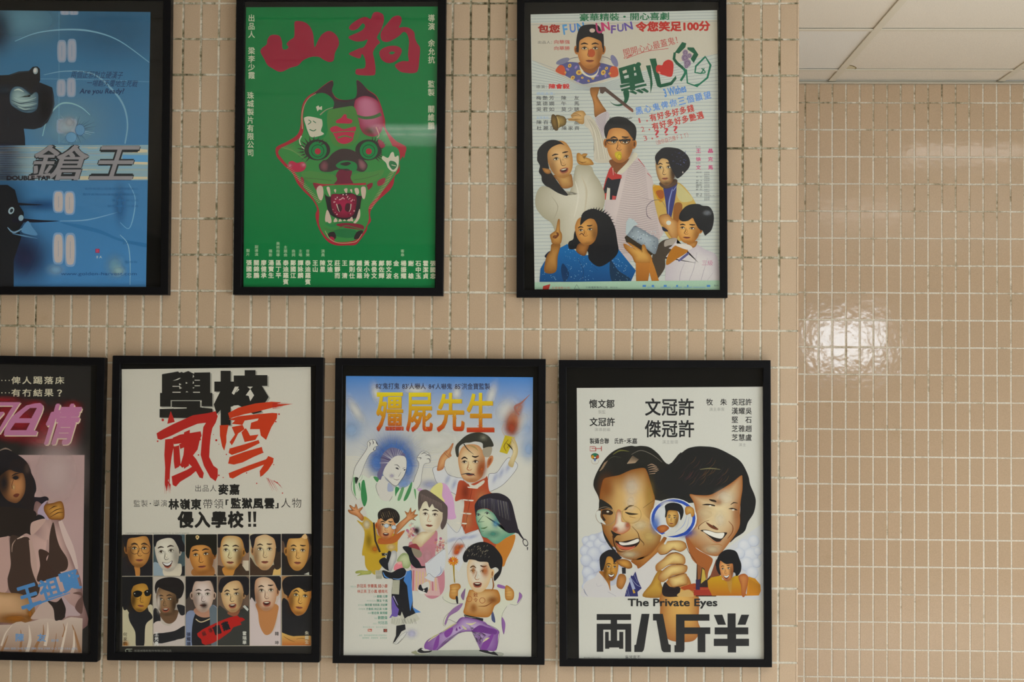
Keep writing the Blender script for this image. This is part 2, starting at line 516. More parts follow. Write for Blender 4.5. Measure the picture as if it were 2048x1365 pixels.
# ---- lettering (the font that ships with the program; converted to mesh)
_gl = {}
def glyph(s, bold):
    k = (s, round(bold, 4))
    if k not in _gl:
        cu = bpy.data.curves.new('type', 'FONT'); cu.body = s; cu.size = 1; cu.resolution_u = 3
        cu.offset = min(bold, 0.0)
        o = bpy.data.objects.new('type', cu)
        COL.objects.link(o)
        bpy.context.view_layer.update()
        dg = bpy.context.evaluated_depsgraph_get()
        me = bpy.data.meshes.new_from_object(o.evaluated_get(dg))
        v = [(p.co.x, p.co.y) for p in me.vertices]; f = [tuple(p.vertices) for p in me.polygons]
        bpy.data.meshes.remove(me); bpy.data.objects.remove(o); bpy.data.curves.remove(cu)
        if bold > 0:                      # heavier weight: the outline smeared round a small circle
            pass
        _gl[k] = (v, f)
    return _gl[k]
def weights(bold):
    if bold <= 0: return [(0.0, 0.0)]
    m = 4 if bold < .03 else 8
    return [(0.0, 0.0)]+[(bold*math.cos(2*math.pi*(i+.5)/m), bold*math.sin(2*math.pi*(i+.5)/m)) for i in range(m)]
def place(v, f, c, fn, c2=None, yr=None):
    V = [fn(x, y) for x, y in v]; F = []
    for q in f:
        a = sum(V[q[i]][0]*V[q[(i+1) % len(q)]][1]-V[q[(i+1) % len(q)]][0]*V[q[i]][1] for i in range(len(q)))
        F.append(q if a < 0 else q[::-1])
    if c2 is None: C = [hx(c)]*len(V)
    else:
        ya, yb = yr; a, b = hx(c), hx(c2)
        C = [lerp(a, b, min(1, max(0, (p[1]-ya)/(yb-ya)))) for p in V]
    SH.add(V, F, C, None, .4)
def T(s, x0, y0, x1, y1, c='111', bold=0.0, rot=0, shear=0, c2=None, vals=None):
    """one line of lettering fitted into a box"""
    v, f = glyph(s, bold)
    if not v: return
    e = max(bold, 0)
    ax = min(p[0] for p in v)-e; bx = max(p[0] for p in v)+e; ay = min(p[1] for p in v)-e; by = max(p[1] for p in v)+e
    x0, y0 = tx_(x0, y0); x1, y1 = tx_(x1, y1)
    cx, cy = (x0+x1)/2, (y0+y1)/2; h = y1-y0; w = x1-x0-abs(shear)*h
    cr, sr = math.cos(math.radians(rot)), math.sin(math.radians(rot))
    def fn(x, y):
        X = ((x-ax)/((bx-ax) or 1)-.5)*w; Y = -((y-ay)/((by-ay) or 1)-.5)*h
        X -= Y*shear
        return (cx+X*cr+Y*sr, cy-X*sr+Y*cr)
    for dx, dy in weights(bold): place([(x+dx, y+dy) for x, y in v], f, c, fn, c2, (y0, y1))
def TV(s, cx, y0, y1, wd, c='111', bold=0.0, fillh=0.92):
    """vertical line, one em cell per character"""
    cx, y0 = tx_(cx, y0); y1 = tx_(0, y1)[1]; wd /= ZS
    n = len(s); h = (y1-y0)/n
    for dx, dy in weights(bold):
        V = []; F = []
        for i, ch in enumerate(s):
            if ch in ' 　': continue
            v, f = glyph(ch, bold); b = len(V)
            V += [(cx+(x+dx-.5)*wd, y0+h*(i+.5)-(y+dy-.37)*h*fillh) for x, y in v]
            F += [tuple(b+k for k in q) for q in f]
        F2 = []
        for q in F:
            a = sum(V[q[i]][0]*V[q[(i+1) % len(q)]][1]-V[q[(i+1) % len(q)]][0]*V[q[i]][1] for i in range(len(q)))
            F2.append(q if a < 0 else q[::-1])
        if V: SH.add(V, F2, [hx(c)]*len(V), None, .4)

# ---- a generic drawn head in its own frame: x -1..1 over the face, y -1 hairline .. 1 chin
def face(cx, cy, rx, ry, rot=0.0, skin='a87848', lit='d0a878', dark='5c3820', turn=0.0, mouth='shut', ink='2a1c14', brow=1.0, ears=(1, 1), shade=0.45, eyes=True, jaw=1.0, eyew='c8c0b0', lip='8a4a38', beard=0):
    global ZX, ZY, ZS
    keep = (ZX, ZY, ZS)
    c0 = tx_(cx, cy); ax, ay = rx/ZS, ry/ZS
    cr, sr = math.cos(rot), math.sin(rot)
    ZM()
    def W(s): 
        out = []
        for p in s.split():
            x, y = map(float, p.split(','))
            x *= ax; y *= ay
            out.append((c0[0]+x*cr-y*sr, c0[1]+x*sr+y*cr))
        return out
    def one(x, y): return W('%f,%f' % (x, y))[0]
    for sd, on in ((-1, ears[0]), (1, ears[1])):
        if on:
            q = one(sd*1.0, -.02); E(skin, q[0], q[1], ax*.17, ay*.25, rot+sd*.15); E(dark, q[0]+sd*ax*.02, q[1], ax*.07, ay*.14, rot)
    j = jaw
    l = one(-.15+turn*.35, -.15)
    G(skin, lit, W(f'-.93,-.5 -.96,-.1 -.87,.35 {-.66*j:.2f},.72 {-.32*j:.2f},.97 0,1.03 {.32*j:.2f},.97 {.66*j:.2f},.72 .87,.35 .96,-.1 .93,-.5 .6,-.98 0,-1.1 -.6,-.98'), l[0], l[1])
    if shade:
        sd = 1 if turn <= 0 else -1
        q = one(.68*sd, .25); B(dark, shade, q[0], q[1], ax*.42, ay*.8, rot)
        q = one(0, .9); B(dark, shade*.6, q[0], q[1], ax*.6, ay*.18, rot)
    t = turn*.24
    if eyes:
        for sd in (-1, 1):
            k = 1-.22*max(0, turn*sd)
            x = sd*.40+t
            q = one(x, -.13); B(dark, .45, q[0], q[1], ax*.27*k, ay*.15, rot)
            S(eyew, W(f'{x-.19*k:.3f},-.11 {x:.3f},-.17 {x+.19*k:.3f},-.11 {x:.3f},-.06'))
            q = one(x+turn*.05, -.12); E(ink, q[0], q[1], ax*.08, ay*.058, rot)
            L(ink, W(f'{x-.22*k:.3f},-.10 {x:.3f},-.19 {x+.22*k:.3f},-.11'), ax*.03, ax*.03, ax*.07)
            if brow: L(ink, W(f'{x-.27*k:.3f},-.34 {x:.3f},-.40 {x+.27*k:.3f},-.34') if brow == 1 else W(f'{x-.25*k:.3f},{-.36-.09*sd*(brow-1):.3f} {x:.3f},-.38 {x+.25*k:.3f},{-.36+.09*sd*(brow-1)*-1:.3f}'), ax*.07, ax*.04, ax*.13)
    n = turn*.40
    L(dark, W(f'{t-.10:.3f},-.15 {n*.8-.12:.3f},.10 {n-.17:.3f},.27'), ax*.02, ax*.05, ax*.06)
    q = one(n+.02, .12); B(lit, .8, q[0], q[1], ax*.12, ay*.2, rot)
    S(dark, W(f'{n-.19:.3f},.27 {n-.06:.3f},.31 {n+.03:.3f},.335 {n+.12:.3f},.31 {n+.21:.3f},.26 {n+.12:.3f},.345 {n+.02:.3f},.36 {n-.1:.3f},.345'))
    m = turn*.26
    if beard:
        q = one(m, .62); B(ink, .75, q[0], q[1], ax*.5, ay*.34, rot)
    if mouth == 'shut':
        S(lip, W(f'{m-.30:.2f},.57 {m-.08:.2f},.52 {m+.02:.2f},.54 {m+.12:.2f},.52 {m+.30:.2f},.57 {m+.12:.2f},.66 {m-.12:.2f},.66'))
        L(ink, W(f'{m-.32:.2f},.575 {m:.2f},.585 {m+.32:.2f},.575'), ax*.03, ax*.03, ax*.06)
    elif mouth == 'open':
        S(lip, W(f'{m-.34:.2f},.55 {m:.2f},.47 {m+.34:.2f},.53 {m+.22:.2f},.74 {m-.18:.2f},.76'))
        S('3a1512', W(f'{m-.28:.2f},.56 {m:.2f},.51 {m+.28:.2f},.55 {m+.15:.2f},.68 {m-.14:.2f},.69'))
        S(eyew, W(f'{m-.22:.2f},.555 {m:.2f},.525 {m+.22:.2f},.55 {m:.2f},.59'))
    elif mouth == 'smile':
        S('3a1512', W(f'{m-.42:.2f},.46 {m:.2f},.54 {m+.42:.2f},.44 {m+.26:.2f},.68 {m:.2f},.76 {m-.26:.2f},.70'))
        S('d6d2c8', W(f'{m-.37:.2f},.49 {m:.2f},.56 {m+.37:.2f},.47 {m+.20:.2f},.63 {m:.2f},.68 {m-.20:.2f},.64'))
        L(lip, W(f'{m-.3:.2f},.70 {m:.2f},.80 {m+.3:.2f},.68'), ax*.04, ax*.04, ax*.12)
    ZM(*keep)
def print_mats():
    m, nt, b = mat('printed_paper', (1, 1, 1), 0.65, 0.25)
    a = nt.nodes.new('ShaderNodeVertexColor'); a.layer_name = 'print'
    n = noise(nt, 900, 2)
    r = ramp(nt, n.outputs[0], [(0.3, (0.93, 0.93, 0.93)), (0.7, (1.04, 1.04, 1.04))])
    nt.links.new(mixc(nt, 1.0, a.outputs[0], r.outputs[0], 'MULTIPLY'), b.inputs['Base Color'])
    m2 = bpy.data.materials.new('printed_airbrush'); m2.use_nodes = True
    nt = m2.node_tree; b = nt.nodes['Principled BSDF']
    a = nt.nodes.new('ShaderNodeVertexColor'); a.layer_name = 'print'
    b.inputs['Roughness'].default_value = 0.65; b.inputs['Specular IOR Level'].default_value = 0.25
    nt.links.new(a.outputs[0], b.inputs['Base Color']); nt.links.new(a.outputs[1], b.inputs['Alpha'])
    return [m, m2]
M_print = print_mats()
def frame_mat():
    m, nt, b = mat('black_lacquer', (0.0040, 0.0040, 0.0052), 0.45, 0.14)
    n = noise(nt, 60, 3)
    r = ramp(nt, n.outputs[0], [(0.3, (0.36, 0.36, 0.36)), (0.7, (0.50, 0.50, 0.50))])
    nt.links.new(r.outputs[0], b.inputs['Roughness'])
    return m
M_frame = frame_mat()
M_backing, _, _ = mat('black_card', (0.0060, 0.0056, 0.0050), 0.7, 0.1)
def glass_mat():
    m = bpy.data.materials.new('picture_glass'); m.use_nodes = True
    nt = m.node_tree; nt.nodes.clear()
    tr = nt.nodes.new('ShaderNodeBsdfTransparent'); tr.inputs[0].default_value = (0.985, 0.99, 0.985, 1)
    gl = nt.nodes.new('ShaderNodeBsdfGlossy'); gl.inputs['Roughness'].default_value = 0.035
    lw = nt.nodes.new('ShaderNodeLayerWeight'); lw.inputs[0].default_value = 0.5
    pw = nt.nodes.new('ShaderNodeMath'); pw.operation = 'POWER'; pw.inputs[1].default_value = 5.0
    nt.links.new(lw.outputs['Facing'], pw.inputs[0])
    fr = nt.nodes.new('ShaderNodeMath'); fr.operation = 'MULTIPLY_ADD'; fr.inputs[1].default_value = 0.96; fr.inputs[2].default_value = 0.04
    nt.links.new(pw.outputs[0], fr.inputs[0])
    mx = nt.nodes.new('ShaderNodeMixShader'); o = nt.nodes.new('ShaderNodeOutputMaterial')
    nt.links.new(fr.outputs[0], mx.inputs[0]); nt.links.new(tr.outputs[0], mx.inputs[1]); nt.links.new(gl.outputs[0], mx.inputs[2])
    nt.links.new(mx.outputs[0], o.inputs[0])
    return m
M_glass = glass_mat()
YF = -0.0285
def frame(corners, label, fw=16.0, rnd=0.0):
    """corners: outer front corners TL TR BR BL in photo pixels"""
    q = [px2w(x, y, YF) for x, y in corners]
    mid = sum(q, Vector())/4
    t = empty('framed_poster', (mid.x, 0, mid.z))
    t['label'] = label; t['category'] = 'poster'; t['group'] = 'framed film posters on the tiled wall'
    def inset(d, Y):
        out = []
        for i in range(4):
            p = q[i]; e1 = (q[(i+1) % 4]-p).normalized(); e2 = (q[i-1]-p).normalized()
            r = p+e1*d+e2*d; r.y = Y
            out.append(r)
        return out
    k = 0.00137*fw                                   # moulding width in metres
    loops = [(0, 0.0), (0, YF+.0012), (.0004, YF+.0004), (.0013, YF), (k-.0013, YF), (k-.0003, YF+.0006), (k, YF+.002), (k, -.0158)]
    V = []; F = []
    def rounded(L4, rad):
        out = []
        for i in range(4):
            p = L4[i]; a = (L4[i-1]-p).normalized(); b = (L4[(i+1) % 4]-p).normalized()
            for j in range(5):
                s = j/4; out.append(p+a*rad*(1-s)**2+b*rad*s**2)
        return out
    for d, Y in loops: V += rounded(inset(d, Y), max(.0008, rnd-d) if d < k*.6 else .0008)
    for l in range(len(loops)-1):
        for i in range(20):
            j = (i+1) % 20
            F.append((l*20+i, l*20+j, (l+1)*20+j, (l+1)*20+i))
    obj('frame', V, F, M_frame, t)
    b4 = inset(k-.004, -.0155); f4 = inset(k-.004, -.0020)
    obj('backing_board', b4+f4, [(0, 3, 2, 1), (4, 5, 6, 7), (0, 1, 5, 4), (1, 2, 6, 5), (2, 3, 7, 6), (3, 0, 4, 7)], M_backing, t)
    g = inset(k+.00005, -.0236)
    obj('glazing', g, [(0, 1, 2, 3)], M_glass, t)
    return t
def clip(s=None):
    global CLIP
    CLIP = pts(s) if s else None
def begin(gain, sheet=None):
    global SH, GAIN
    SH = Sheet(); GAIN = gain
    ZM(); clip(sheet)
def finish(root):
    clip()
    me = bpy.data.meshes.new('poster_sheet')
    me.from_pydata([tuple(v) for v in SH.v], [], SH.f)
    for m in M_print: me.materials.append(m)
    me.polygons.foreach_set('material_index', SH.m)
    ca = me.color_attributes.new('print', 'FLOAT_COLOR', 'POINT')
    ca.data.foreach_set('color', [x for c in SH.c for x in c])
    me.update()
    o = bpy.data.objects.new('poster_sheet', me); COL.objects.link(o)
    o.parent = root; o.matrix_parent_inverse = root.matrix_basis.inverted()
    print('sheet', root['label'][:30], SH.lay, len(SH.v))
    return o
# ---- blue sheet
fr = frame([(-80, -18), (342, -15), (336, 590), (-88, 589)], 'black framed blue film poster with a hand aiming a pistol, cut by the left edge')
begin(1.9, '-66,20 301,24 292,575.5 -70,574')
ZM()
fill([(-66, 20), (301, 24), (292, 575.5), (-70, 574)], lambda x, y: lerp(lerp(hx('2f5f80'), hx('4a7898'), min(1, max(0, y/290))), hx('3a72a6'), min(1, max(0, (y-290)/220))))
B('5a8498', .8, 40, 40, 120, 60); B('2a5a7c', .6, 230, 60, 120, 70); B('6c94a4', .55, 140, 250, 120, 90); B('1a2438', .8, -10, 60, 40, 60)
ZM(0, 0, 4)
for r0 in ((545, 700, 640, 462, 3.5),):
    pass
L('6c94a8', '120,330 300,262 545,236 760,256 960,330 1195,500', 5, 5, 14); L('6890a6', '350,600 520,570 740,590 900,720 990,850 1020,1000 1000,1150', 4, 10, 16)
L('7aa0a8', '340,1090 380,950 470,840 560,826 650,860 720,920', 6, 4, 14)
L('6f9ab0', '0,632 600,634 1195,655', 2, 2)
L('6f9ab0', '472,100 472,1150', 2, 2)
for x, y, h in ((495, 410, 90), (575, 405, 95), (490, 705, 70), (570, 700, 78), (520, 100, 20), (590, 100, 20), (490, 1010, 60), (580, 1010, 60)):
    S('7488a0', f'{x-34},{y-h*.75} {x},{y-h} {x+34},{y-h*.75} {x+34},{y+h*.75} {x},{y+h} {x-34},{y+h*.75}'); S('8a90a0', f'{x-25},{y-h*.65} {x},{y-h*.85} {x+25},{y-h*.65} {x+25},{y+h*.65} {x},{y+h*.85} {x-25},{y+h*.65}')
    L('5c7c9c', f'{x},{y-h*.5} {x},{y+h*.5}', 3, 3, 9)
# generic hand with pistol, dark sleeve
P('171922', '-260,630 60,608 150,640 200,700 320,660 418,700 430,760 436,830 420,900 380,980 330,1020 270,1036 190,1030 200,1100 202,1170 -260,1180')
B('22303e', .7, 30, 720, 70, 40); B('0c0e16', .8, 360, 840, 70, 160); L('2c3644', '420,740 428,830 400,930 330,1010', 3, 2, 6)
P('16171c', '70,600 150,572 232,566 262,534 300,532 320,552 322,640 312,668 262,700 250,740 214,700 150,690 60,668 -260,680 -260,612')
L('303a44', '80,606 150,580 236,574', 3, 3, 6); L('0a0b0e', '-20,640 200,640 316,636', 3); E('0c0e12', 284, 566, 27, 34, .08); E('84949a', 284, 567, 20, 27, .08); E('c4c8c0', 281, 564, 12, 18, .08)
G('2c4a60', '86a0a2', '78,760 96,712 130,692 176,700 214,728 246,752 236,776 282,738 304,752 306,800 302,850 286,884 240,904 180,896 124,866 84,830', 150, 780, 6)
for s_ in ('92,800 150,826 210,822 300,806', '104,834 160,862 220,862 300,846', '130,866 190,886 240,884 292,876'): L('1c3242', s_, 3, 3, 8)
for s_ in ('110,780 170,806 230,800 290,780', '116,818 170,844 230,842 296,828', '140,852 190,872 240,870'): L('93a9a8', s_, 2, 2, 10)
L('20343f', '196,712 236,744 260,760', 4, 3, 9); L('a4b4b0', '112,724 150,716 190,736', 3, 3, 14)
L('1a2c3c', '64,940 70,1010', 3)
# shattered hole
for i in range(30):
    a = i*.21+random.uniform(-.05, .05); r = random.uniform(90, 190)
    L(random.choice(('24405c', '8aa0ac', '1c2c44')), [(600+40*math.cos(a), 1040+30*math.sin(a)), (600+r*math.cos(a), 1035+r*.8*math.sin(a))], 5, 1, smooth=False)
B('94a6b0', .8, 540, 1010, 100, 90); B('9a9ca4', .7, 555, 980, 50, 50)
E('5580a4', 640, 1040, 38, 46); RING('2c4c70', 640, 1040, 36, 40, 1.18); E('5a86a8', 570, 1100, 44, 42); RING('34587c', 570, 1100, 42, 46, .95)
T('兩個正邪對立硬漢子', 565, 570, 990, 626, '16284c', .0, -1, .25); T('一場翻天覆地生死戰', 690, 640, 1108, 694, '16284c', .0, -1, .25)
T('Are you Ready?', 632, 708, 998, 762, '16284c', .02, 0, .22)
# light streak band with the title
ZM(0, 270, 4)
P('7894a0', '-260,85 1186,80 1182,362 -270,366')
cols = ['a09c88', '6c8ca0', '8c9890', '5484a8', 'b0a890', '7f8c98', '6896b4']
for i in range(70):
    y = random.uniform(86, 350); x = random.uniform(-200, 1000); l = random.uniform(80, 500)
    L(random.choice(cols), [(x, y), (min(1180, x+l), y)], 4, 4, random.uniform(8, 26), smooth=False)
for i in range(16):
    y = 84+i*18; B('242848', .7, 40+random.uniform(-20, 20), y, 190, 14)
L('b4aa90', '1060,124 1180,128', 36, 20, smooth=False); L('4f88b4', '980,190 1182,192', 60, 60, smooth=False); L('b4ac94', '1060,225 1182,228', 20, 20, smooth=False); L('b0a890', '640,345 1180,345', 30, 20, smooth=False)
for cl, b, d in (('1a2026', .055, 0), ('7c7a80', .012, 3)):
    T('鎗', 206+d*2, 76+d, 750-d*2, 366-d, cl, b, 0, .32); T('王', 700+d*2, 84+d, 1150-d*2, 364-d, cl, b, 0, .32)
T('DOUBLE TAP', 52, 326, 402, 364, '1c1820', .05)
# night street
B('101828', .95, 30, 700, 230, 420); B('1a1a3c', .8, 200, 980, 250, 260); B('123a6c', .6, 330, 560, 200, 60)
P('12151c', '-270,400 60,400 120,440 150,560 190,620 190,700 150,760 170,820 110,1000 110,1215 -270,1215')
L('14141c', '60,550 200,556 340,560', 30, 3); L('101020', '100,680 300,690 470,690', 40, 2); E('8aa0ac', 90, 606, 22, 30, .5); E('7c98a8', 168, 665, 20, 24, .3); E('1c2630', 92, 606, 12, 17, .5)
L('6a8ca8', '60,740 120,780 250,700', 6, 2, 14); L('4a7498', '100,790 200,810 300,830', 4, 2, 12); S('4a7aa4', '170,770 220,690 260,740 300,800 240,800')
for x, y, h in ((468, 535, 90), (556, 545, 96), (466, 910, 128), (562, 920, 136)):
    S('6c8cb0', f'{x-42},{y-h*.75} {x},{y-h} {x+42},{y-h*.75} {x+42},{y+h*.75} {x},{y+h} {x-42},{y+h*.75}'); S('a49c9c', f'{x-31},{y-h*.65} {x},{y-h*.88} {x+31},{y-h*.65} {x+31},{y+h*.65} {x},{y+h*.88} {x-31},{y+h*.65}')
    L('6c8098', f'{x},{y-h*.5} {x},{y+h*.5}', 3, 3, 10)
L('6c98b8', '480,690 700,680 940,620', 4, 3, 10); S('2a6496', '480,700 640,720 800,760 960,830 1172,870 1172,900 960,850 800,790 640,750')
L('7aa2bc', '960,800 1020,870 1040,1000 1040,1200', 4, 4, 8); B('2a6090', .7, 960, 560, 60, 180); L('6c9cc0', '1030,390 1080,500 1070,640 1030,750 960,700', 4, 3, 8)
B('6c96a8', .7, 920, 1050, 90, 110); B('88a8ac', .7, 950, 1090, 60, 50); B('7aa0b8', .6, 450, 1080, 90, 60)
for i, (x0, x1, y) in enumerate(((680, 1106, 432), (664, 1106, 476), (860, 1106, 570), (900, 1106, 524), (980, 1100, 868), (1000, 1100, 1018))):
    T('製作有限公司演員表導演監製出品'[:max(3, int((x1-x0)/30))], x0, y-9, x1, y+9, '265c8c')
T('www.golden-harvest.com', 486, 1098, 1094, 1132, '1c4678', .0)
R('981c44', 764, 912, 796, 944); T('嘉禾', 770, 916, 790, 940, 'b06c80'); T('II A', 772, 968, 816, 988, 'a4b4b8')
ZM()
finish(fr)
# ---- green sheet
fr = frame([(472.8, -14), (892.2, -14), (886, 592), (466, 590)], 'black framed green film poster with a red horned beast head')
begin(1.9)
P('046434', '492,14.5 875.5,13 869.5,576 487,574')
RD = '801830'
S(RD, '521,104 524,96 533,89 535,79 541,71 551,69.5 560,73 564,84 565,97 572,99 577,94 573,88 580,80 588,74 589,60 589,45 595,42 608,44 618,51 624,61 627,72 628,88 630,94 637,79 645,68 657,62 668,66 676,76 678,88 675,96 670,106 667,121 658,124 646,119 638,114 622,114 606,121 596,131 580,136 566,143 556,143 545,137 535,130 529,119')
S(RD, '698,57 701,50 711,42 722,36 732,34 741,38 744,31 748,25 756,24 766,29 768,40 765,52 761,62 757,68 754,76 760,85 753,92 746,105 749,120 751,138 750,149 744,151 727,151 713,149 711,143 714,138 727,137 731,131 730,118 724,108 719,117 700,110 699,106 709,101 718,97 726,95 732,88 735,79 727,82 714,83 701,79 697,74 706,69 718,64 727,58 730,51 725,47 716,57 705,61')
S(RD, '761,68 767,56 776,45 786,34 797,31 803,36 802,46 798,55 808,54 818,56 828,64 830,76 834,86 840,96 839,116 836,140 829,146 813,146 800,143 790,132 795,126 806,122 817,122 816,110 817,97 818,82 814,68 807,64 798,72 787,79 775,84 764,81')
S(RD, '759,104 765,97 779,92 793,92 802,97 803,105 796,118 786,125 775,126 765,121 760,113', '778,106 784,103 790,105 784,109')
TV('出品人　梁李少霞', 503, 28, 159, 14, 'a8ab98', .022)
TV('珠城製片有限公司', 501, 183, 314, 14, 'a8ab98', .022)
TV('導演　余允抗', 863, 28, 128, 14, 'a8ab98', .022)
TV('監製　關維鵬', 862.5, 160, 260, 14, 'a8ab98', .022)
WH = 'a9a596'
# generic horned beast: red-edged green head
S('8a1c2c', '663,161 667,168 664,182 673,196 690,200 712,196 714,180 713,161 722,165 735,179 753,192 763,214 770,240 772,258 790,280 803,288 812,294 811,305 800,322 799,343 790,352 787,368 779,381 760,398 744,416 740,430 742,442 735,452 733,462 722,478 711,490 694,491 672,491 655,483 642,466 634,447 631,430 634,418 625,400 608,383 594,366 584,345 572,335 560,322 553,312 551,299 556,292 573,284 594,270 601,252 602,230 606,207 617,192 632,183 647,171')
S('2e7038', '657,186 672,200 712,200 735,187 750,200 759,224 766,252 784,290 793,312 795,338 783,360 757,392 738,414 737,442 720,474 696,484 664,482 646,466 638,446 638,420 626,396 606,374 590,346 566,320 558,300 600,276 608,246 609,212 625,194')
S('35202a', '604,216 617,197 632,184 647,172 663,162 667,168 664,182 672,197 690,200 710,196 714,180 713,161 724,167 736,181 752,193 759,212 745,200 728,193 712,206 700,217 680,214 664,204 650,190 630,189 615,202')
S('2c2a2c', '661,204 676,203 692,205 706,201 714,206 708,216 694,220 676,219 664,222')
# helmet-shaped lobes with blank generic faces
S('0f6a38', '606,240 609,214 620,196 640,186 656,190 668,204 664,224 655,262 646,276 628,280 612,262')
L('96866c', '605,258 604,232 608,212 618,196 632,187', 1.6, 1.0)
L(WH, '603,272 599,282 604,294 612,300', 2.4, 1.2)
S(WH, '608,236 616,232 634,234 643,238 645,250 642,262 648,268 636,273 622,274 616,264 612,252')
L('1f5a3c', '617,240 622,244 616,249', 1.6); L('1f5a3c', '626,242 632,246', 1.6); L('1f5a3c', '619,259 627,262 632,259', 1.8)
S('0f6a38', '606,236 613,228 632,226 648,236 646,239 630,235 616,233')
P(WH, '632,214 637,211 639,215 644,212 644,220 638,219 635,223')
L('7c7662', '640,230 652,220 666,215', 2.4, 1.0)
G('7c1c3a', 'a0607a', '709,205 716,196 730,192 746,196 758,206 764,224 767,244 763,262 753,272 740,273 726,266 717,248 709,230', 732, 205)
L('3a5c38', '714,232 730,236 748,234 762,228', 5, 7); B('35502c', .5, 740, 262, 18, 10)
S('3c6c34', '656,222 668,218 690,214 708,214 716,236 720,262 712,284 690,294 668,290 658,268 654,244')
S('98203e', '682,236 688,229 693,230 694,236 704,240 702,247 686,247 673,246 673,241')
S('98203e', '660,258 672,252 686,258 698,256 712,254 708,270 704,282 690,288 676,284 668,270')
L('3c6c34', '676,276 690,272 704,276', 3, 2); L('3c6c34', '664,266 690,263 710,264', 1.6)
# eyes
for ex in (635.5, 737.5):
    E('2b2526', ex-1, 300, 26, 21); E('0f6a38', ex, 301, 19, 18); RING('173c28', ex, 302, 11.5, 13); RING('2b2526', ex, 301, 18, 19.5); E('8c2030', ex, 303, 6)
for i in range(13):
    a = 2.0+i*.30
    L('2b2526', [(627+20*math.cos(a), 300+17*math.sin(a)), (627+34*math.cos(a+.06), 300+28*math.sin(a+.06))], 3, .4, smooth=False)
    a = 1.15-i*.22
    L('2b2526', [(744+18*math.cos(a), 300+17*math.sin(a)), (744+33*math.cos(a-.06), 300+27*math.sin(a-.06))], 3, .4, smooth=False)
# muzzle
S('33282a', '655,318 666,306 682,298 700,299 714,306 726,318 735,330 731,341 722,344 706,340 690,347 676,340 660,344 642,342 638,330 646,322')
G('33282a', '6a4048', '640,328 648,320 657,326 656,340 648,344 640,338'); G('33282a', '7a5058', '716,318 726,320 734,332 728,342 718,336')
S('1f6a3a', '672,330 684,322 700,322 712,327 714,338 706,344 696,338 684,338 676,336'); S('2b2526', '680,328 694,324 702,327 692,332')
S('5c1c30', '672,350 680,340 694,342 704,342 702,356 706,368 690,372 670,370')
S('3e7038', '602,348 620,342 646,346 668,350 674,360 664,368 640,368 618,364'); S('3e7038', '702,352 716,346 742,344 768,340 760,356 740,366 714,368 704,362')
L('3a5a34', '608,356 634,358 664,362', 1.2); L('3a5a34', '708,360 734,356 758,348', 1.2)
L('8c1e30', '628,368 650,371 690,370 732,368', 5, 4); S('6c1c2c', '626,366 640,372 640,382 632,380'); S('6c1c2c', '745,366 734,370 736,380 744,374')
S('98203e', '577,326 584,322 594,326 606,324 612,332 606,342 590,344 580,336'); S('7c2a36', '602,354 608,360 606,376 601,370'); S('7c2a36', '756,362 770,356 768,368 756,372')
B('c07080', .7, 580, 331, 6, 5); B('c07080', .7, 607, 330, 7, 6)
# right lobe face
S('1c6e3c', '764,300 780,292 796,298 800,318 796,338 784,344 770,330')
S(WH, '766,312 776,316 782,306 787,305 790,314 797,312 797,330 792,342 784,343 776,336 772,326 764,318'); S('26603c', '780,322 790,324 794,332 786,340 778,330'); L(WH, '783,330 792,332', 1.4)
S('8a2030', '806,296 811,298 810,310 807,316'); S('7c2038', '757,279 766,284 770,293 762,296 757,288')
L('9a6a64', '752,254 758,270 754,276', 2.5, 1)
# mouth
S('221c20', '650,386 662,390 680,388 700,386 722,388 726,386 722,404 718,430 708,438 690,440 672,436 658,426 652,404')
S('2f7038', '648,372 730,372 728,388 718,392 700,386 680,388 660,394 650,388')
G('5c1028', '86163a', '662,392 672,388 690,390 706,388 713,396 712,414 708,428 698,435 686,436 674,433 664,420', 688, 412)
for i in range(70):
    a = random.uniform(0, 6.28); r = random.uniform(.55, .98)
    x, y = 688+24*r*math.cos(a), 411+24*r*math.sin(a)
    if y < 405 or r > .85: E(random.choice(('b08088', '3a1420', 'c0a0a0')), x, y, random.uniform(.7, 1.5))
S('3a1420', '674,412 680,408 684,418 680,424 674,422'); S('3a1420', '692,408 700,408 702,420 696,424 690,420'); L(WH, '673,408 677,420 679,424', 2, .6); L(WH, '702,408 701,418 698,424', 2, .6)
T4 = 'a8968a'
for s in ('633,380 638,372 645,374 647,388 643,401 637,396', '653,376 659,375 661,390 659,392', '722,376 730,374 732,384 729,398 724,394', '709,378 716,377 718,386 713,390',
          '650,440 654,420 660,430 663,444 656,447', '707,445 712,438 719,418 720,434 712,446', '667,444 671,436 675,443', '677,444 680,438 684,443', '686,442 689,439 692,442', '694,442 698,438 701,443', '699,440 704,434 706,443',
          '688,380 691,377 695,378 693,387', '700,380 704,379 704,386', '668,380 672,379 671,386'):
    S(T4, s)
L('1f6a3a', '652,446 664,452 680,446 700,446 716,452', 6, 4); S('6c1c2c', '672,450 690,446 724,450 726,460 706,458 690,456'); L('3e5c34', '648,456 668,462 690,452 712,456 726,460', 2)
S('1c5f36', '668,462 690,458 712,462 710,474 690,476 672,472'); S('241c20', '656,468 668,464 672,476 662,480'); S('241c20', '714,464 726,462 720,476 708,478'); S('8a1c38', '660,474 668,476 668,484 662,484')
L('9a8a68', '650,462 660,478 676,486 700,486 714,482 724,468', 1.2)
for i in range(26):
    t = i/25
    x, y = 574+t*62, 336+t*70
    L('a88a70', [(x, y), (x+7, y-3)], 1.0, .3, smooth=False)
    x, y = 788-t*44, 346+t*72
    L('a88a70', [(x, y), (x-8, y-2)], 1.0, .3, smooth=False)
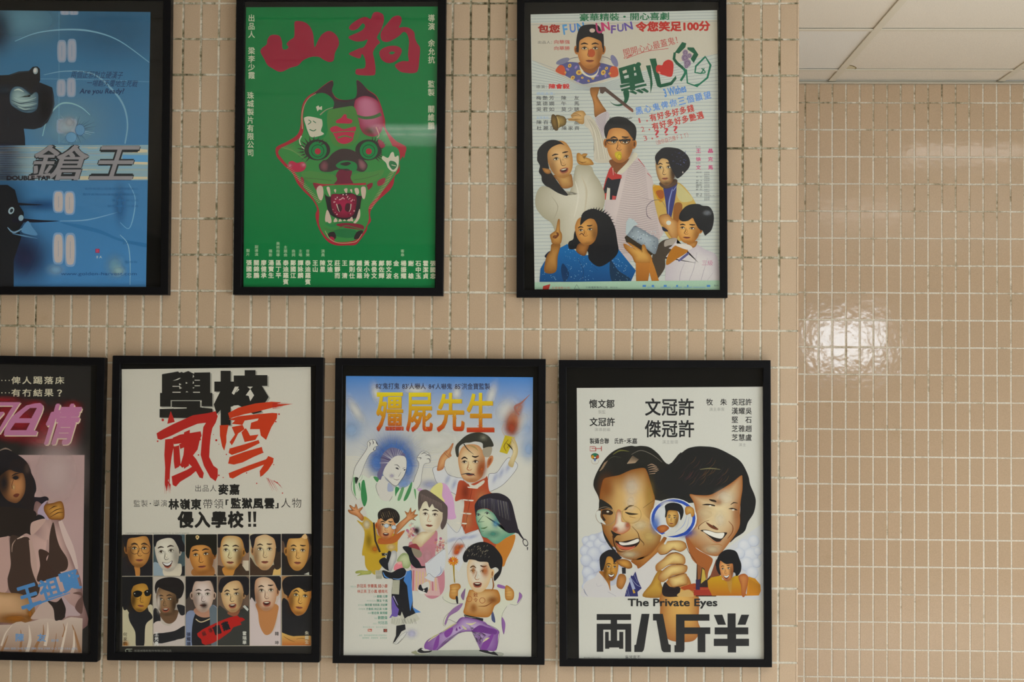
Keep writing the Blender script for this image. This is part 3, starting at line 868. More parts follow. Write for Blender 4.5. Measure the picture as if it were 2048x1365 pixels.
for i in range(12):
    L('5a7a48', [(562+i*2, 296+i*.4), (590+i*2, 288+i*3)], .8, .3, smooth=False)
names = '張國忠 關錦鵬 廖健承 湯寶生 區丁平 泰迪羅賓 鄭國江 譚詠麟 泰迪羅賓 王山 陳星 艾迪 莊靜而 王　清 鄭則仕 鍾保羅 黃小玲 高俊文 鄺佐輝 郭文波 金　名 楊振耀 謝　雄 石中玉 霍潔貞 張國忠'.split(' ')
for i, s in enumerate(names):
    x = 498+i*14.72; y0 = 519.5+i*.06
    TV(s, x, y0, y0+12.6*len(s), 11.6, 'b4b6a4', .03)
for s, x, y1 in (('製片', 496, 513), ('副導演', 513, 513), ('攝影', 541, 514), ('美術指導', 556, 514), ('主題曲', 571, 514), ('曲詞', 587, 514), ('主唱', 601, 514), ('音樂', 615.5, 514), ('演員', 646, 514), ('客串', 805, 514)):
    TV(s, x, y1-7.6*len(s), y1, 7.4, '86a083', .02)
finish(fr)
# ---- pale blue striped sheet with comedy cast
fr = frame([(1034, -12), (1453, -13), (1455.3, 596), (1033, 595)], 'black framed pale blue striped film poster crowded with comic figures', fw=15)
SH3 = '1061.2,29 1434.3,20.3 1440.5,580 1069.3,579'
begin(1.75, SH3)
P('a8ada8', SH3)
ZM(1030, 0, 4.756)
P('aaa598', '150,220 1925,190 1935,510 1500,600 980,735 700,830 560,790 160,570')
LN = '7c868c'
for y in (30, 60, 90, 122, 150, 178, 205): L(LN, [(150, y+36-5), (900, y+18), (1925, y-4)], 3.2, smooth=False)
for i in range(60):
    y = 850+i*33.5
    if y > 2640: break
    c = LN if i % 2 else '8c959a'
    L(c, [(160, y+14), (1950, y-14)], 4.2, smooth=False)
for i in range(9):
    t = i/9; y0 = 575+t*270; ym = 790+t*75; yr = 510+t*330
    L(LN, [(160, y0), (420, y0+(ym-y0)*.45), (640, ym), (820, ym+4), (1000, ym-40+t*34), (1940, yr)], 3.6)
T('豪華精裝・開心喜劇', 614, 122, 1466, 196, '0f5e3a', .025, .9)
RD = 'a02a24'
T('令您笑足100分', 1146, 200, 1858, 300, RD, .05, .8); T('包您', 216, 232, 428, 312, '8c2820', .05)
for s, x0, y0, x1, y1, c, r in (('F', 455, 232, 500, 330, '4880b0', 8), ('U', 520, 225, 578, 310, '4a6cac', 4), ('N', 590, 215, 660, 295, '3c78ac', 10)): T(s, x0, y0, x1, y1, c, .03, r)
T('出品人：', 218, 388, 352, 416, '4c4a46', .0); T('向華强', 372, 380, 522, 418, 'a04a44', .02); T('向華勝', 372, 440, 522, 478, 'a04a44', .02)
# man in the top: hat, robe, ladle ends
S('4a4c78', '395,660 450,600 520,590 610,600 700,640 800,600 900,620 970,650 980,720 900,740 800,770 660,800 600,780 480,720')
S('a8482c', '385,670 430,620 470,640 480,715 420,700'); S('a8482c', '910,640 970,640 980,720 905,730')
for x, y, r in ((520, 625, 20), (610, 690, 30), (550, 740, 22), (480, 690, 10), (840, 690, 26), (870, 650, 16), (740, 740, 18), (640, 740, 12), (700, 770, 12), (900, 700, 12)): E('b89844', x, y, r, r*.8, x*.01); E('8c5a40', x, y, r*.4)
for x, y in ((500, 660), (580, 640), (660, 700), (800, 640), (860, 720), (600, 770), (780, 720)): E('7a6ca0', x, y, 18, 10, x*.02)
L('4c4c50', '470,590 540,555 600,545', 5); L('4c4c50', '830,540 880,550 920,575', 5); E('6a6c84', 455, 582, 68, 26, -.35); E('6a6a88', 945, 580, 28, 62, -.45)
S('b8b4a4', '612,610 640,700 740,740 790,690 800,610 780,690 720,720 660,690')
S('7c4c28', '615,590 800,590 790,650 730,700 660,680 620,630')
face(712, 480, 128, 170, 0, '98602e', 'bc8c54', '54301a', 0, ears=(1, 1), shade=.3, brow=1)
E('9c4828', 728, 505, 34, 40)
S('17171a', '590,490 582,400 600,300 640,245 740,232 800,250 830,320 842,330 846,470 830,450 820,400 780,375 700,350 640,370 612,400 606,490')
E('b09c90', 735, 290, 26, 20)
for s, x0, y0, x1, y1, c, r in (('U', 770, 215, 838, 318, '9c3460', 6), ('N', 832, 210, 900, 294, 'a83460', 10), ('F', 912, 240, 960, 320, '5c4484', -2), ('U', 972, 228, 1034, 302, '544a88', 2), ('N', 1040, 210, 1118, 288, '544488', 12)): T(s, x0, y0, x1, y1, c, .03, r)
# hand written line and flourish
T('開開心心最蓋鬼！', 1026, 404, 1550, 478, '9c3430', .0, 14)
L('9c3430', '1050,560 1040,548 1120,520 1060,556 1250,490 1460,462', 5)
ZM(1240, 10, 10.24)
GN = '124a34'
# big green lettering, drawn as strokes
ZM(1030, 0, 4.756)
P(GN, '985,650 1140,605 1150,625 990,690'); E(GN, 1175, 612, 24, 20)
P(GN, '985,650 1180,600 1225,770 1010,800', '1020,672 1060,660 1066,690 1028,702', '1090,650 1140,636 1146,668 1098,682', '1036,724 1080,712 1084,738 1042,750', '1106,704 1152,692 1158,716 1112,728')
for y, x0, x1, w in ((810, 1000, 1230, 24), (845, 1010, 1250, 22)): L(GN, [(x0, y+14), (x1, y-40)], w, smooth=False)
L(GN, '1104,640 1120,860', 50, smooth=False)
S(GN, '1030,870 1080,860 1085,920 1060,980 1000,1010 940,1000 900,960 940,990 1000,990 1040,950'); 
for x in (1100, 1160, 1210): P(GN, f'{x-20},{872-(x-1100)*.2:.0f} {x+22},{860-(x-1100)*.2:.0f} {x+64},{885-(x-1100)*.15:.0f} {x+50},{900-(x-1100)*.15:.0f}')
P(GN, '1245,625 1290,620 1310,800 1290,890 1285,760'); P(GN, '1280,560 1340,556 1390,800 1480,780 1530,720 1536,752 1490,810 1380,836 1352,820')
S('a42c28', '1342,640 1360,618 1400,620 1416,590 1460,568 1500,590 1508,640 1490,728 1420,718 1350,690'); E('c08070', 1372, 690, 14, 8, .6)
P(GN, '1590,400 1630,412 1620,450 1560,510 1520,500'); L(GN, '1520,500 1512,560 1540,600 1600,650', 22, 26, 30, smooth=False); P(GN, '1640,450 1700,452 1745,520 1700,600 1670,560 1700,510 1640,470')
L('0f6048', '1600,650 1620,690 1575,770', 26, 22, 24); L('0f6048', '1630,660 1640,790 1730,822 1830,740 1860,620 1810,540 1720,630 1712,690 1770,700 1800,650', 12, 10, 22, smooth=False)
P('0f6048', '1690,810 1760,790 1735,832'); L('0f6048', '1775,650 1810,690 1745,698', 10, 12)
for x, y, r in ((1620, 500, 26), (1618, 550, 34), (1640, 600, 34), (1660, 530, 22), (1630, 630, 20)): E('7a6a80', x, y, r, r*1.1); RING('4c3c58', x, y, r*.5, r*.62)
T('3 Wishes', 1412, 820, 1628, 902, '4878b4', .03, 14)
BL = '4878b8'
for i, ch in enumerate('黑心鬼俾你三個願望'):
    x = 1146+i*81; y = 1018-i*18.5; T(ch, x, y, x+68, y+72, BL, .02, 13)
for n, s, x, y, w in (('1', '有好多好多錢', 1280, 1082, 72), ('2', '有好多好多艷遇', 1302, 1165, 72)):
    T(n, x-104, y+42, x-(88 if n == '1' else 70), y+88, 'a04848', .0, 13); E('a04848', x-24, y+68, 8)
    for i, ch in enumerate(s): T(ch, x+i*71, y-i*17, x+i*71+66, y-i*17+72, 'a43a34', .03, 13)
T('3', 1222, 1292, 1256, 1340, 'a04848', .0, 13); E('a04848', 1306, 1318, 8)
for i in range(3): T('?', 1330+i*88, 1236-i*20, 1376+i*88, 1308-i*20, 'a4343c', .015, 13)
T('（由你自己攪ＦＩＴ）', 1338, 1296, 1650, 1344, 'a05048', 0, 14)
T('導演：', 200, 808, 300, 842, '4c4a48'); T('陳會毅', 322, 796, 520, 846, 'b02c2a', .035)
T('領銜主演：', 202, 876, 378, 904, '7c98b8'); 
for i, (a, b) in enumerate((('梅艷芳', '陳　友'), ('葉德嫻', '午　馬'), ('吳君如', '莫少聰'))):
    for k in range(3): T(a[k], 202+k*61, 912+i*54, 250+k*61, 952+i*54, '34363a', .01)
    for k in range(3):
        if b[k] != '　': T(b[k], 440+k*61, 912+i*54, 488+k*61, 952+i*54, '34363a', .01)
T('友情演出：', 204, 1106, 330, 1132, '7c98b8')
for i, (a, b) in enumerate((('陳百祥', '于　晶'), ('杜麗莎', '陳家齊'))):
    for k in range(3): T(a[k], 206+k*63, 1144+i*56, 254+k*63, 1184+i*56, '34363a', .01)
    for k in range(3):
        if b[k] != '　': T(b[k], 446+k*60, 1144+i*56, 492+k*60, 1184+i*56, '34363a', .01)
# brass bell and raised hands
ZM(1030, 150, 7.877)
G('4a3a1c', '8c7440', '640,640 720,640 780,660 810,720 790,790 720,820 660,860 640,880 600,800', 690, 720)
G('3c2e18', '6c5428', '575,640 610,620 650,660 670,740 680,860 640,875 600,840 570,740', 620, 740); L('a89058', '660,660 690,740 690,830', 8, 6, 16); L('4c3c20', '800,700 840,690', 8)
G('8c6838', 'b89460', '840,690 900,680 880,640 930,590 1000,565 1080,570 1120,640 1100,700 1080,770 1020,770 960,730 850,720', 1000, 640)
for s in ('890,640 960,640 1040,650', '920,610 990,620 1050,650', '850,705 960,700 1060,700'): L('6c4c24', s, 4, 3, 10)
G('a8a294', 'b4aea0', '1100,640 1170,640 1240,700 1290,780 1400,1000 1480,1180 1520,1363 1260,1363 1250,1100 1180,880 1100,800 1090,720', 1240, 900)
for i in range(12): L(random.choice(('98927f', 'bab6aa', '8e8878')), [(1130+i*9, 680+i*4), (1230+i*14, 900), (1290+i*18, 1330)], 3, 4, 7)
G('6c4420', 'a06c38', '1185,210 1240,195 1330,195 1320,240 1290,290 1310,360 1380,480 1440,580 1350,650 1260,660 1240,480 1220,380 1190,300', 1270, 420)
P('4c3c36', '1330,190 1420,190 1860,540 1868,580 1850,590 1760,520 1420,260 1380,300 1340,280'); P('6c4034', '1720,480 1860,540 1868,580 1850,590 1690,470')
S('a49ca0', '1265,680 1440,575 1490,650 1440,740 1410,860 1390,1000 1320,840')
for i in range(11): L('5c4450', [(1272+i*9, 690+i*22), (1450-i*4, 590+i*24)], 3, smooth=False)
# man with dummy and dark spectacles
ZM(1180, 220, 7.585)
G('a89c9c', 'b4a8a6', '330,900 440,960 650,650 740,750 860,900 940,1030 1000,1300 1060,1500 1100,1900 600,2300 300,2300 200,1900 240,1300', 620, 1200)
for i in range(52):
    y = 780+i*27
    L('5a464e', [(590-i*6.2, y+30), (690, y+10), (830+i*3.2 if i < 20 else 900+i*4, y+60)], 3, 3, 5)
P('9c2c2a', '340,840 290,900 240,1040 160,1363 250,1363 330,1100 480,1040 480,990 380,960'); P('1a1c24', '330,1060 470,1040 440,1160 390,1363 300,1363 270,1170 250,1260 190,1280 240,1100 270,1020')
P('b0aca0', '262,1180 305,1190 300,1363 240,1363'); P('a43c30', '165,1280 240,1270 230,1363 150,1363'); P('a03c3c', '340,1300 400,1310 380,1363 335,1363')
S('6c4020', '300,760 560,740 600,760 430,950 390,960 340,880'); L('b0a498', '345,880 355,990', 10, 6)
S('b2ae9e', '660,650 720,700 560,900 490,960 410,960 560,800'); L('9c2c34', '730,740 780,800 830,865', 14, 6); L('9c2c34', '870,960 940,1028', 10, 4)
face(455, 520, 215, 275, .03, '98602c', 'bc8a50', '5a3416', -.15, 'none', ears=(1, 1), shade=.35, brow=1.6)
S('16171b', '240,430 214,330 230,230 310,130 420,100 540,120 600,160 680,230 705,320 690,450 660,450 620,400 560,320 480,280 360,275 290,310 260,400')
for i in range(14): L('16171b', [(300+i*24, 140-(i % 3)*8), (310+i*26, 100+(i % 4)*10)], 12, 2, smooth=False)
for x in (330, 520): P('1a1a1e', f'{x-85},450 {x+95},440 {x+98},470 {x-85},478')
RING('1c1a1c', 325, 478, 62, 72, .62); RING('1c1a1c', 530, 478, 64, 74, .60); L('1a1a1e', '640,455 680,460', 14)
G('a08c18', 'b8a428', '380,650 420,632 470,640 480,690 475,740 440,762 410,740 380,700'); RING('8c7a14', 446, 708, 22, 30, 1.5)
# woman upper left in white
ZM(1050, 260, 9.752)
G('8f8a76', 'b4b0a2', '330,1100 520,1150 820,1280 930,1000 1000,700 1180,690 1300,720 1350,850 1480,1050 1560,1363 1400,1900 1100,2600 700,2600 560,1900 350,1700 210,1500 220,1250', 1100, 1250)
L('a8a08c', '1100,900 1200,1200 1150,1700', 10, 10, 40); L('bab6aa', '980,1000 1040,1300 960,1700', 8, 8, 40); L('8c8672', '520,1300 640,1500 560,1750', 4, 6, 16)
G('8c5c1c', 'b48c4c', '1010,470 1060,450 1100,480 1150,460 1220,470 1180,510 1130,520 1260,560 1320,620 1330,680 1180,690 1060,670 1010,600', 1150, 580); L('6c4416', '1030,600 1120,640 1200,620', 6, 4, 18)
S('17171b', '240,500 250,400 320,300 440,215 560,195 680,225 760,290 700,270 560,280 480,340 430,460 450,640 470,760 560,900 700,1100 830,1250 800,1285 640,1230 480,1130 400,1090 330,1000 320,900 270,820 290,700 240,600')
G('7a4c20', 'a8824c', '560,880 820,900 900,860 930,1000 920,1110 740,1140 640,1000', 760, 960)
face(690, 590, 255, 345, -.22, '9c6c34', 'c09c6a', '5a3818', .4, 'open', ears=(0, 0), shade=.3, brow=1.2)
G('6c4418', '9c6c34', '335,740 400,750 480,770 510,830 450,860 380,830')
S('17171b', '240,500 250,400 320,300 440,215 560,195 680,225 770,300 700,275 600,300 500,360 440,460 450,640 470,750 430,740 330,740 270,640')
# right-hand young man in yellow
ZM(1180, 220, 7.585)
S('a88c48', '950,1160 1040,1150 1150,1180 1330,1100 1500,1250 1640,1500 1700,1800 1300,2000 1100,1800 1000,1500')
S('a87814', '960,1170 1060,1150 1140,1260 1120,1363 1060,1400 980,1260'); S('8c4a1c', '1000,1240 1100,1220 1120,1320 1060,1350'); P('2c3064', '1110,1190 1330,1110 1290,1363 1220,1700 1170,1600 1140,1363'); L('6c78a8', '1250,1200 1200,1400 1190,1600', 10, 8, 22); L('7a86b4', '1310,1160 1260,1230', 8)
G('3c2a20', '5c4430', '1060,1100 1300,1050 1310,1130 1190,1190 1100,1180'); S('a8a070', '1330,1120 1460,1230 1560,1363 1400,1400 1320,1300'); S('8c7018', '1500,1440 1580,1470 1600,1560 1510,1500'); S('7c4c1c', '1290,1420 1400,1440 1360,1700 1280,1800 1260,1600')
face(1150, 900, 155, 240, -.05, '7c5630', 'bc9c68', '30201a', -.45, 'shut', ears=(0, 0), shade=.75, brow=1.6)
S('16161d', '990,760 990,700 1030,640 1110,575 1240,570 1370,600 1480,690 1518,790 1500,880 1420,970 1390,1000 1330,1040 1290,1000 1210,840 1180,760 1100,735 1050,770 1020,840')
for i in range(30): E(random.choice(('34386c', '4a5080', '2a2e50')), random.uniform(1240, 1480), random.uniform(620, 860), random.uniform(3, 8))
E('b0a8a0', 1408, 948, 8, 14)
for k, (a, b) in enumerate((('王', '晶'), ('徐', '克'), ('文', '馬'))):
    y = 588+k*126; T(a, 1606, y, 1682, y+66, 'a8386a', .03); T(b, 1790, y, 1866, y+66, 'a8386a', .03); T(('監製', '特技', '策劃')[k], 1602, y-44, 1676, y-16, '74787c')
for i, y in enumerate((948, 980, 1014, 1040, 1072, 1106, 1140, 1170, 1208, 1240, 1276, 1304, 1336, 1364)):
    if i not in (1, 3, 9, 12, 13): T('攝影　燈光'[:3 + i % 3], 1608, y-11, 1700, y+11, '54585c')
    T('吳國雄陳文'[i % 3:i % 3+3] if i != 11 else '德寶電影公司二千年', 1732, y-12, 1814 if i != 11 else 1968, y+12, '54585c')
# lower left woman in spangled blue
ZM(1040, 480, 4.876)
PV('125a94', '0c3c6c', '190,410 200,280 240,210 300,180 370,90 460,40 560,120 660,150 800,120 960,90 1080,240 1130,300 1080,410')
S('101c34', '240,160 290,110 280,180'); S('0c2c50', '420,230 480,330 430,410 400,300'); S('102a44', '880,200 960,300 1080,390 900,410')
for i in range(230):
    x, y = random.uniform(210, 1070), random.uniform(90, 400)
    if (440 < x < 720 and y > 90) or (x < 360 and y > 260) or (900 < x and y > 150 + (x-900)*.4): E(random.choice(('6c98b4', '8cb0c0', '4a84b0', 'a8bcc0')), x, y, random.uniform(1.6, 3.6))
L('0a3058', '560,180 620,300 600,400', 3, 2, 6); L('0a3058', '700,240 760,300', 3)
ZM(1050, 380, 9.752)
G('6c4418', '9c7038', '520,1060 660,1050 690,1100 640,1300 600,1600 380,1600 420,1300 500,1180', 560, 1300)
G('7c5020', 'a87c40', '490,880 560,820 600,780 640,590 680,585 684,780 720,860 720,960 680,1060 540,1050 510,980', 630, 900)
S('5c3018', '610,830 650,840 660,890 600,950 540,930 560,890 620,880'); L('7c5428', '560,930 610,900', 8)
S('131419', '1090,560 1130,450 1230,390 1350,370 1480,420 1600,480 1690,600 1760,760 1800,1000 1820,1200 1700,1363 1450,1500 1250,1363 1220,1200 1050,1150 880,1160 840,1080 860,1010 940,960 960,840 1020,700')
G('5c3818', '8c5c2c', '1050,1050 1250,1030 1210,1200 1150,1290 1000,1200', 1120, 1150)
face(1200, 810, 225, 265, -.1, '94612c', 'b88848', '4c2c12', -.3, 'none', ears=(0, 0), shade=.4, brow=1.7)
L('4a2412', '1060,880 1110,850 1150,900', 10, 8, 20)
S('131419', '1090,560 1130,450 1230,390 1350,370 1480,420 1600,480 1690,600 1700,900 1500,1100 1380,980 1440,800 1400,620 1280,560 1180,600 1080,690')
for i in range(26): a = -2.5+i*.15; L('131419', [(1390+300*math.cos(a), 790+380*math.sin(a)), (1390+385*math.cos(a+.06), 790+455*math.sin(a+.06))], 34, 4)
# lower right man with silver box
ZM(1230, 370, 8.904)
G('8c5c28', 'b48c58', '780,580 850,530 940,520 1020,600 1120,680 1130,880 1060,1000 960,880 880,760 800,680', 950, 680); L('3c3030', '790,560 850,530 950,525', 6); E('b4b8b0', 955, 676, 44, 40); S('1c2030', '840,740 930,800 940,830 860,820')
L('4c4450', '560,480 570,380 680,280 820,280 900,400', 6, 4, 10); L('4c4450', '560,480 580,560 660,620', 6, 4, 12)
G('a49ca4', 'b4b0b0', '900,990 1090,950 1110,1060 1300,1110 1450,1060 1600,1150 1800,1250 1850,1500 1850,1900 1000,1900 900,1500 940,1300 820,1300 760,1200', 1500, 1400)
S('3c342c', '760,1080 880,980 1090,955 1020,1080 960,1130 1000,1160 900,1300 880,1500 700,1700 660,1300'); S('8c847c', '900,990 1090,955 1040,1060 960,1080 880,1100')
S('96601c', '1060,1090 1180,1110 1300,1180 1100,1320 920,1430 940,1260'); G('7c4c1c', 'a4743c', '1280,1050 1460,1000 1440,1090 1380,1120'); S('b8b2ac', '1070,1050 1290,1060 1380,1120 1300,1160 1100,1090'); S('4c4c78', '1290,1210 1310,1240 1150,1363 1140,1330')
face(1310, 800, 215, 240, .06, '9c6428', 'c09454', '5a3416', -.45, 'shut', ears=(0, 1), shade=.3, brow=1.4)
S('17181c', '1140,600 1160,500 1240,400 1340,350 1480,340 1560,370 1680,390 1750,500 1760,640 1720,800 1640,880 1600,900 1560,820 1490,780 1420,660 1380,590 1300,640 1200,650')
B('6c7078', .7, 1640, 500, 90, 60)
G('606a74', '8c98a0', '330,740 480,790 620,880 770,970 740,1180 680,1230 480,1080 210,900', 500, 960); P('98a4a8', '200,660 250,590 330,620 410,700 330,740 210,900 190,860')
for i in range(60): E(random.choice(('4c5864', 'a8b4b8', '6c7a90')), random.uniform(300, 740), random.uniform(800, 1130), random.uniform(4, 11))
P('2c2418', '170,930 210,900 480,1080 680,1230 640,1260 480,1190 200,1020')
G('845018', 'b48a48', '150,1060 180,1050 330,1130 230,1040 260,1030 420,1130 500,1180 480,1080 530,1070 580,1190 650,1280 640,1400 380,1400 300,1270 180,1140', 470, 1230)
PV('9c6428', '7c4814', '370,1390 640,1390 560,1900 380,1900'); PV('a46c2c', '8c5418', '640,1300 700,1450 780,1700 880,1900 700,1900 600,1500')
for s in ('1250,1363 1160,1600 1150,1900', '1460,1200 1400,1500 1300,1750', '1650,1300 1560,1600 1500,1850', '1750,1560 1600,1760'): L('8c8490', s, 3, 5, 9)
# bottom strip with makers' marks
ZM(1040, 480, 4.876)
P('8ca894', '130,415 1000,404 1960,395 1960,500 130,500')
P('982a24', '225,452 295,432 292,448 280,484 220,484'); T('永盛電影公司', 308, 458, 484, 480, 'a05044'); L('30383c', '528,482 552,436 580,480 540,480', 4, smooth=False); T('三和電影製作公司', 640, 454, 852, 476, '3c444c'); T('聯合出品', 880, 456, 950, 472, '4c5c5c')
for x, w in ((1212, 34), (1296, 24), (1416, 30), (1532, 18), (1636, 14), (1838, 34)): R('3c70ac', x-w/2, 440, x+w/2, 460); 
for x0, x1 in ((1240, 1320), (1370, 1470), (1490, 1580), (1595, 1680), (1690, 1810)): T('香港電影院線聯映', x0, 456, x1, 470, '4c7cac')
T('製作', 1892, 438, 1936, 456, '4c5c5c')
T('三級', 1775, 200, 1880, 250, 'a0607c')
ZM()
finish(fr)
# ---- black and pink sheet
fr = frame([(-205, 708), (209.5, 715.5), (195, 1325.5), (-228, 1316)], 'black framed dark film poster with a seated woman in a pale pink shirt', rnd=.004)
begin(1.75, '-190,726 182,732 176,1312 -205,1306')
ZM()
P('1d1b1b', '-190,726 182,732 176,1312 -205,1306')
ZM(0, 700, 7.984)
for i, t in enumerate(('…俾人踢落床', '…有冇結果？')):
    y = 428+i*198
    for k, ch in enumerate(t[1:]):
        T(ch, 180+k*175+(30 if ch == '？' else 0), y+(10 if ch == '？' else 0), 180+k*175+(110 if ch == '？' else 148), y+122, 'b4ae9a', .02)
    for k in range(3): E('b4ae9a', 30+k*58, y+62, 9)
for x, y, a, b in ((40, 800, 330, 60), (120, 1000, 350, 250), (330, 1130, 420, 330), (560, 880, 190, 90), (760, 1260, 300, 280), (1000, 1180, 330, 330), (1160, 930, 180, 130), (700, 1450, 420, 130), (980, 1440, 300, 200), (200, 1350, 330, 130)):
    B('7c1420', .92, x, y, a, b)
CR = 'beb09a'; PK = 'a4688c'
def two(s, *h):
    q = [tuple(map(float, p.split(','))) for p in s.split()]
    fill([tx_(x+14, y+16) for x, y in q], hx(CR), [[tx_(*map(float, p.split(','))) for p in hh.split()] for hh in h])
    fill([tx_(x, y) for x, y in q], hx(PK), [[tx_(*map(float, p.split(','))) for p in hh.split()] for hh in h])
two('-200,835 330,838 300,880 30,1290 0,1340 -60,1340 150,980 210,895 -200,895'); two('-60,1000 60,990 60,1020 -20,1110 -60,1110')
two('60,1370 70,1290 130,1160 190,1070 290,990 420,890 560,858 640,850 682,882 690,930 670,1000 540,1285 600,1300 580,1370', '300,1095 380,1010 480,930 590,930 500,1095', '160,1285 240,1170 480,1170 420,1285')
T('情', 644, 876, 1364, 1538, CR, .05, 0, .30); T('情', 630, 860, 1350, 1522, PK, .035, 0, .30)
ZM(0, 860, 7.984)
# photograph of a generic seated figure
P('a48a8a', '-1500,402 1350,405 1308,3588 -1600,3580')
B('b09c9c', .8, 900, 700, 500, 700)
S('17141a', '-300,420 0,340 90,320 200,360 330,430 430,520 490,640 500,690 560,820 580,960 550,1060 560,1300 500,1500 300,1600 -300,1700')
L('7c6a60', '-20,340 90,300 190,340', 8, 4, 26)
G('5c3a22', 'a8744a', '0,760 60,690 150,640 240,670 310,690 370,700 404,800 408,920 390,1020 340,1110 280,1165 220,1170 120,1130 40,1040 0,930', 290, 900)
B('17141a', .9, 60, 850, 130, 260); B('2a1810', .85, 250, 760, 80, 50); L('17141a', '190,735 250,705 310,700', 8, 4, 22)
S('17141a', '200,770 250,740 300,770 250,800'); L('3c2214', '215,800 190,890 200,950', 6, 8, 10); B('d0a070', .7, 220, 920, 26, 60); S('5c2a1c', '210,1050 260,1020 310,1030 280,1075 240,1080')
S('1c1518', '150,640 250,600 340,640 420,760 420,900 400,1060 330,1180 560,1300 540,1000 500,700 400,500 200,480')
B('54403a', .6, 430, 620, 60, 120)
# collar, shoulder hand, shirt
S('1c1620', '540,1080 640,1080 720,1065 770,1090 770,1130 690,1180 640,1200 560,1150')
G('6c5050', 'b89a94', '0,1700 200,1500 480,1560 560,1160 690,1200 760,1150 800,1300 980,1450 1060,1650 1180,2100 1290,2400 1320,2700 1310,3200 0,3200', 900, 1900, smooth=True)
S('9c8ca0', '600,1330 660,1200 760,1130 700,1250 780,1430 700,1420'); S('1c181c', '600,1360 720,1430 560,1560 480,1560')
G('6a3c14', 'b4843c', '720,1200 850,1170 960,1140 1010,1190 1030,1330 1010,1430 900,1440 800,1430 740,1360 700,1280', 900, 1300)
for s in ('780,1280 860,1230 920,1220', '790,1350 900,1280 1000,1260', '800,1400 920,1330 1010,1320'): L('3a200c', s, 4, 3, 16)
ZM(0, 1020, 7.984)
S('201816', '-300,0 500,0 560,180 490,240 500,400 420,380 340,420 260,460 120,420 90,480 -300,560'); S('3a2a24', '170,420 330,440 480,480 520,900 560,1100 640,1200 560,1400 200,1350 120,1100 160,700')
S('a88a84', '-300,600 100,430 140,480 160,700 170,900 120,1100 90,1320 -300,1340'); L('a88c84', '480,480 520,700 560,1000 620,1200', 40, 20, 100); L('a08480', '760,480 760,640 720,820', 20, 10, 60)
S('ac9088', '490,240 560,180 730,150 640,290 500,410'); S('3a2a24', '790,420 850,200 900,420 960,600 1080,800 1060,960 900,1000 720,960 780,700')
L('b8a4a0', '960,180 1040,400 1160,700 1230,950', 60, 40, 110); S('3a2822', '620,640 780,690 740,800 860,980 960,1000 940,1060 600,1150 640,900'); L('bca89c', '270,470 340,440 380,430', 8, 8, 24); L('9c8478', '190,680 200,560 250,480', 6, 6, 16)
G('7c5a34', 'b89470', '-300,1330 100,1330 300,1340 440,1400 520,1480 560,1600 540,1720 460,1790 300,1820 0,1800 -300,1790', 60, 1450)
B('8a5414', .9, 240, 1740, 330, 100); B('8a5414', .8, 480, 1660, 70, 130)
ZM(0, 1180, 7.984)
S('a8948c', '500,470 540,380 700,180 800,230 860,340 890,480 700,470'); S('241c1a', '760,180 900,200 1000,120 1040,200 1060,400 960,500 880,490 850,300'); S('a08c90', '980,120 1020,120 1110,220 1190,280 1280,410 1100,420 1040,440 1050,300'); S('5c4440', '1160,60 1310,60 1310,380 1200,300 1240,180 1300,100')
PV('b0a096', '8c7260', '-300,570 180,560 260,520 340,510 400,530 540,500 640,470 740,460 830,470 900,500 940,490 1010,490 1060,460 1140,440 1320,460 1308,1030 -300,1015')
for s, w in (('130,730 80,860 20,1000', 40), ('330,640 340,800 320,1010', 50), ('690,560 690,720 600,860 540,1010', 60), ('900,700 880,880 840,1020', 30), ('1150,560 1200,700 1280,1000', 50), ('1010,540 1030,640 1000,760', 30)): L('8a6444', s, 6, w, w*.6)
for s, w in (('200,560 90,700 20,900', 30), ('460,560 480,800 430,1010', 60), ('760,520 760,700 720,900', 50), ('1080,520 1040,700 970,1020', 40), ('1180,640 1180,900 1150,1020', 50)): L('bfb2a6', s, 4, w, w*.8)
ZM(0, 1020, 7.984)
for ch, x0, y0, x1, y1 in (('王', 290, 1196, 630, 1560), ('祖', 616, 1090, 970, 1420), ('賢', 950, 980, 1290, 1310)):
    T(ch, x0, y0, x1, y1, '4678ac', .035, 17)
L('4678ac', '450,1600 560,1520 820,1430 1120,1330', 60, 10, 30)
ZM(0, 1180, 7.984)
T('陳', 248, 700, 385, 830, '5c84b0', .03); T('友', 592, 705, 735, 832, '5c84b0', .03); T('編導', 815, 790, 940, 835, '6c8cac')
T('新藝城影業有限公司出品', 60, 924, 1230, 960, '8898b0')
ZM()
finish(fr)
# ---- white, black and red sheet with twelve portraits
fr = frame([(225, 711.5), (647, 715.3), (638.8, 1326.2), (213.4, 1321.7)], 'black framed white film poster, red brush lettering above twelve portraits', rnd=.0035)
SHEET5 = '243.5,739 621.5,734.5 624,1310 239,1310'
begin(1.75, SHEET5)
ZM()
P('b2afa6', '243.5,739 621.5,734.5 623.5,1066 624,1310 239,1310 243.8,1076')
ZM(210, 700, 4.6545)
K = '1b1a18'; GY = '8b8a82'
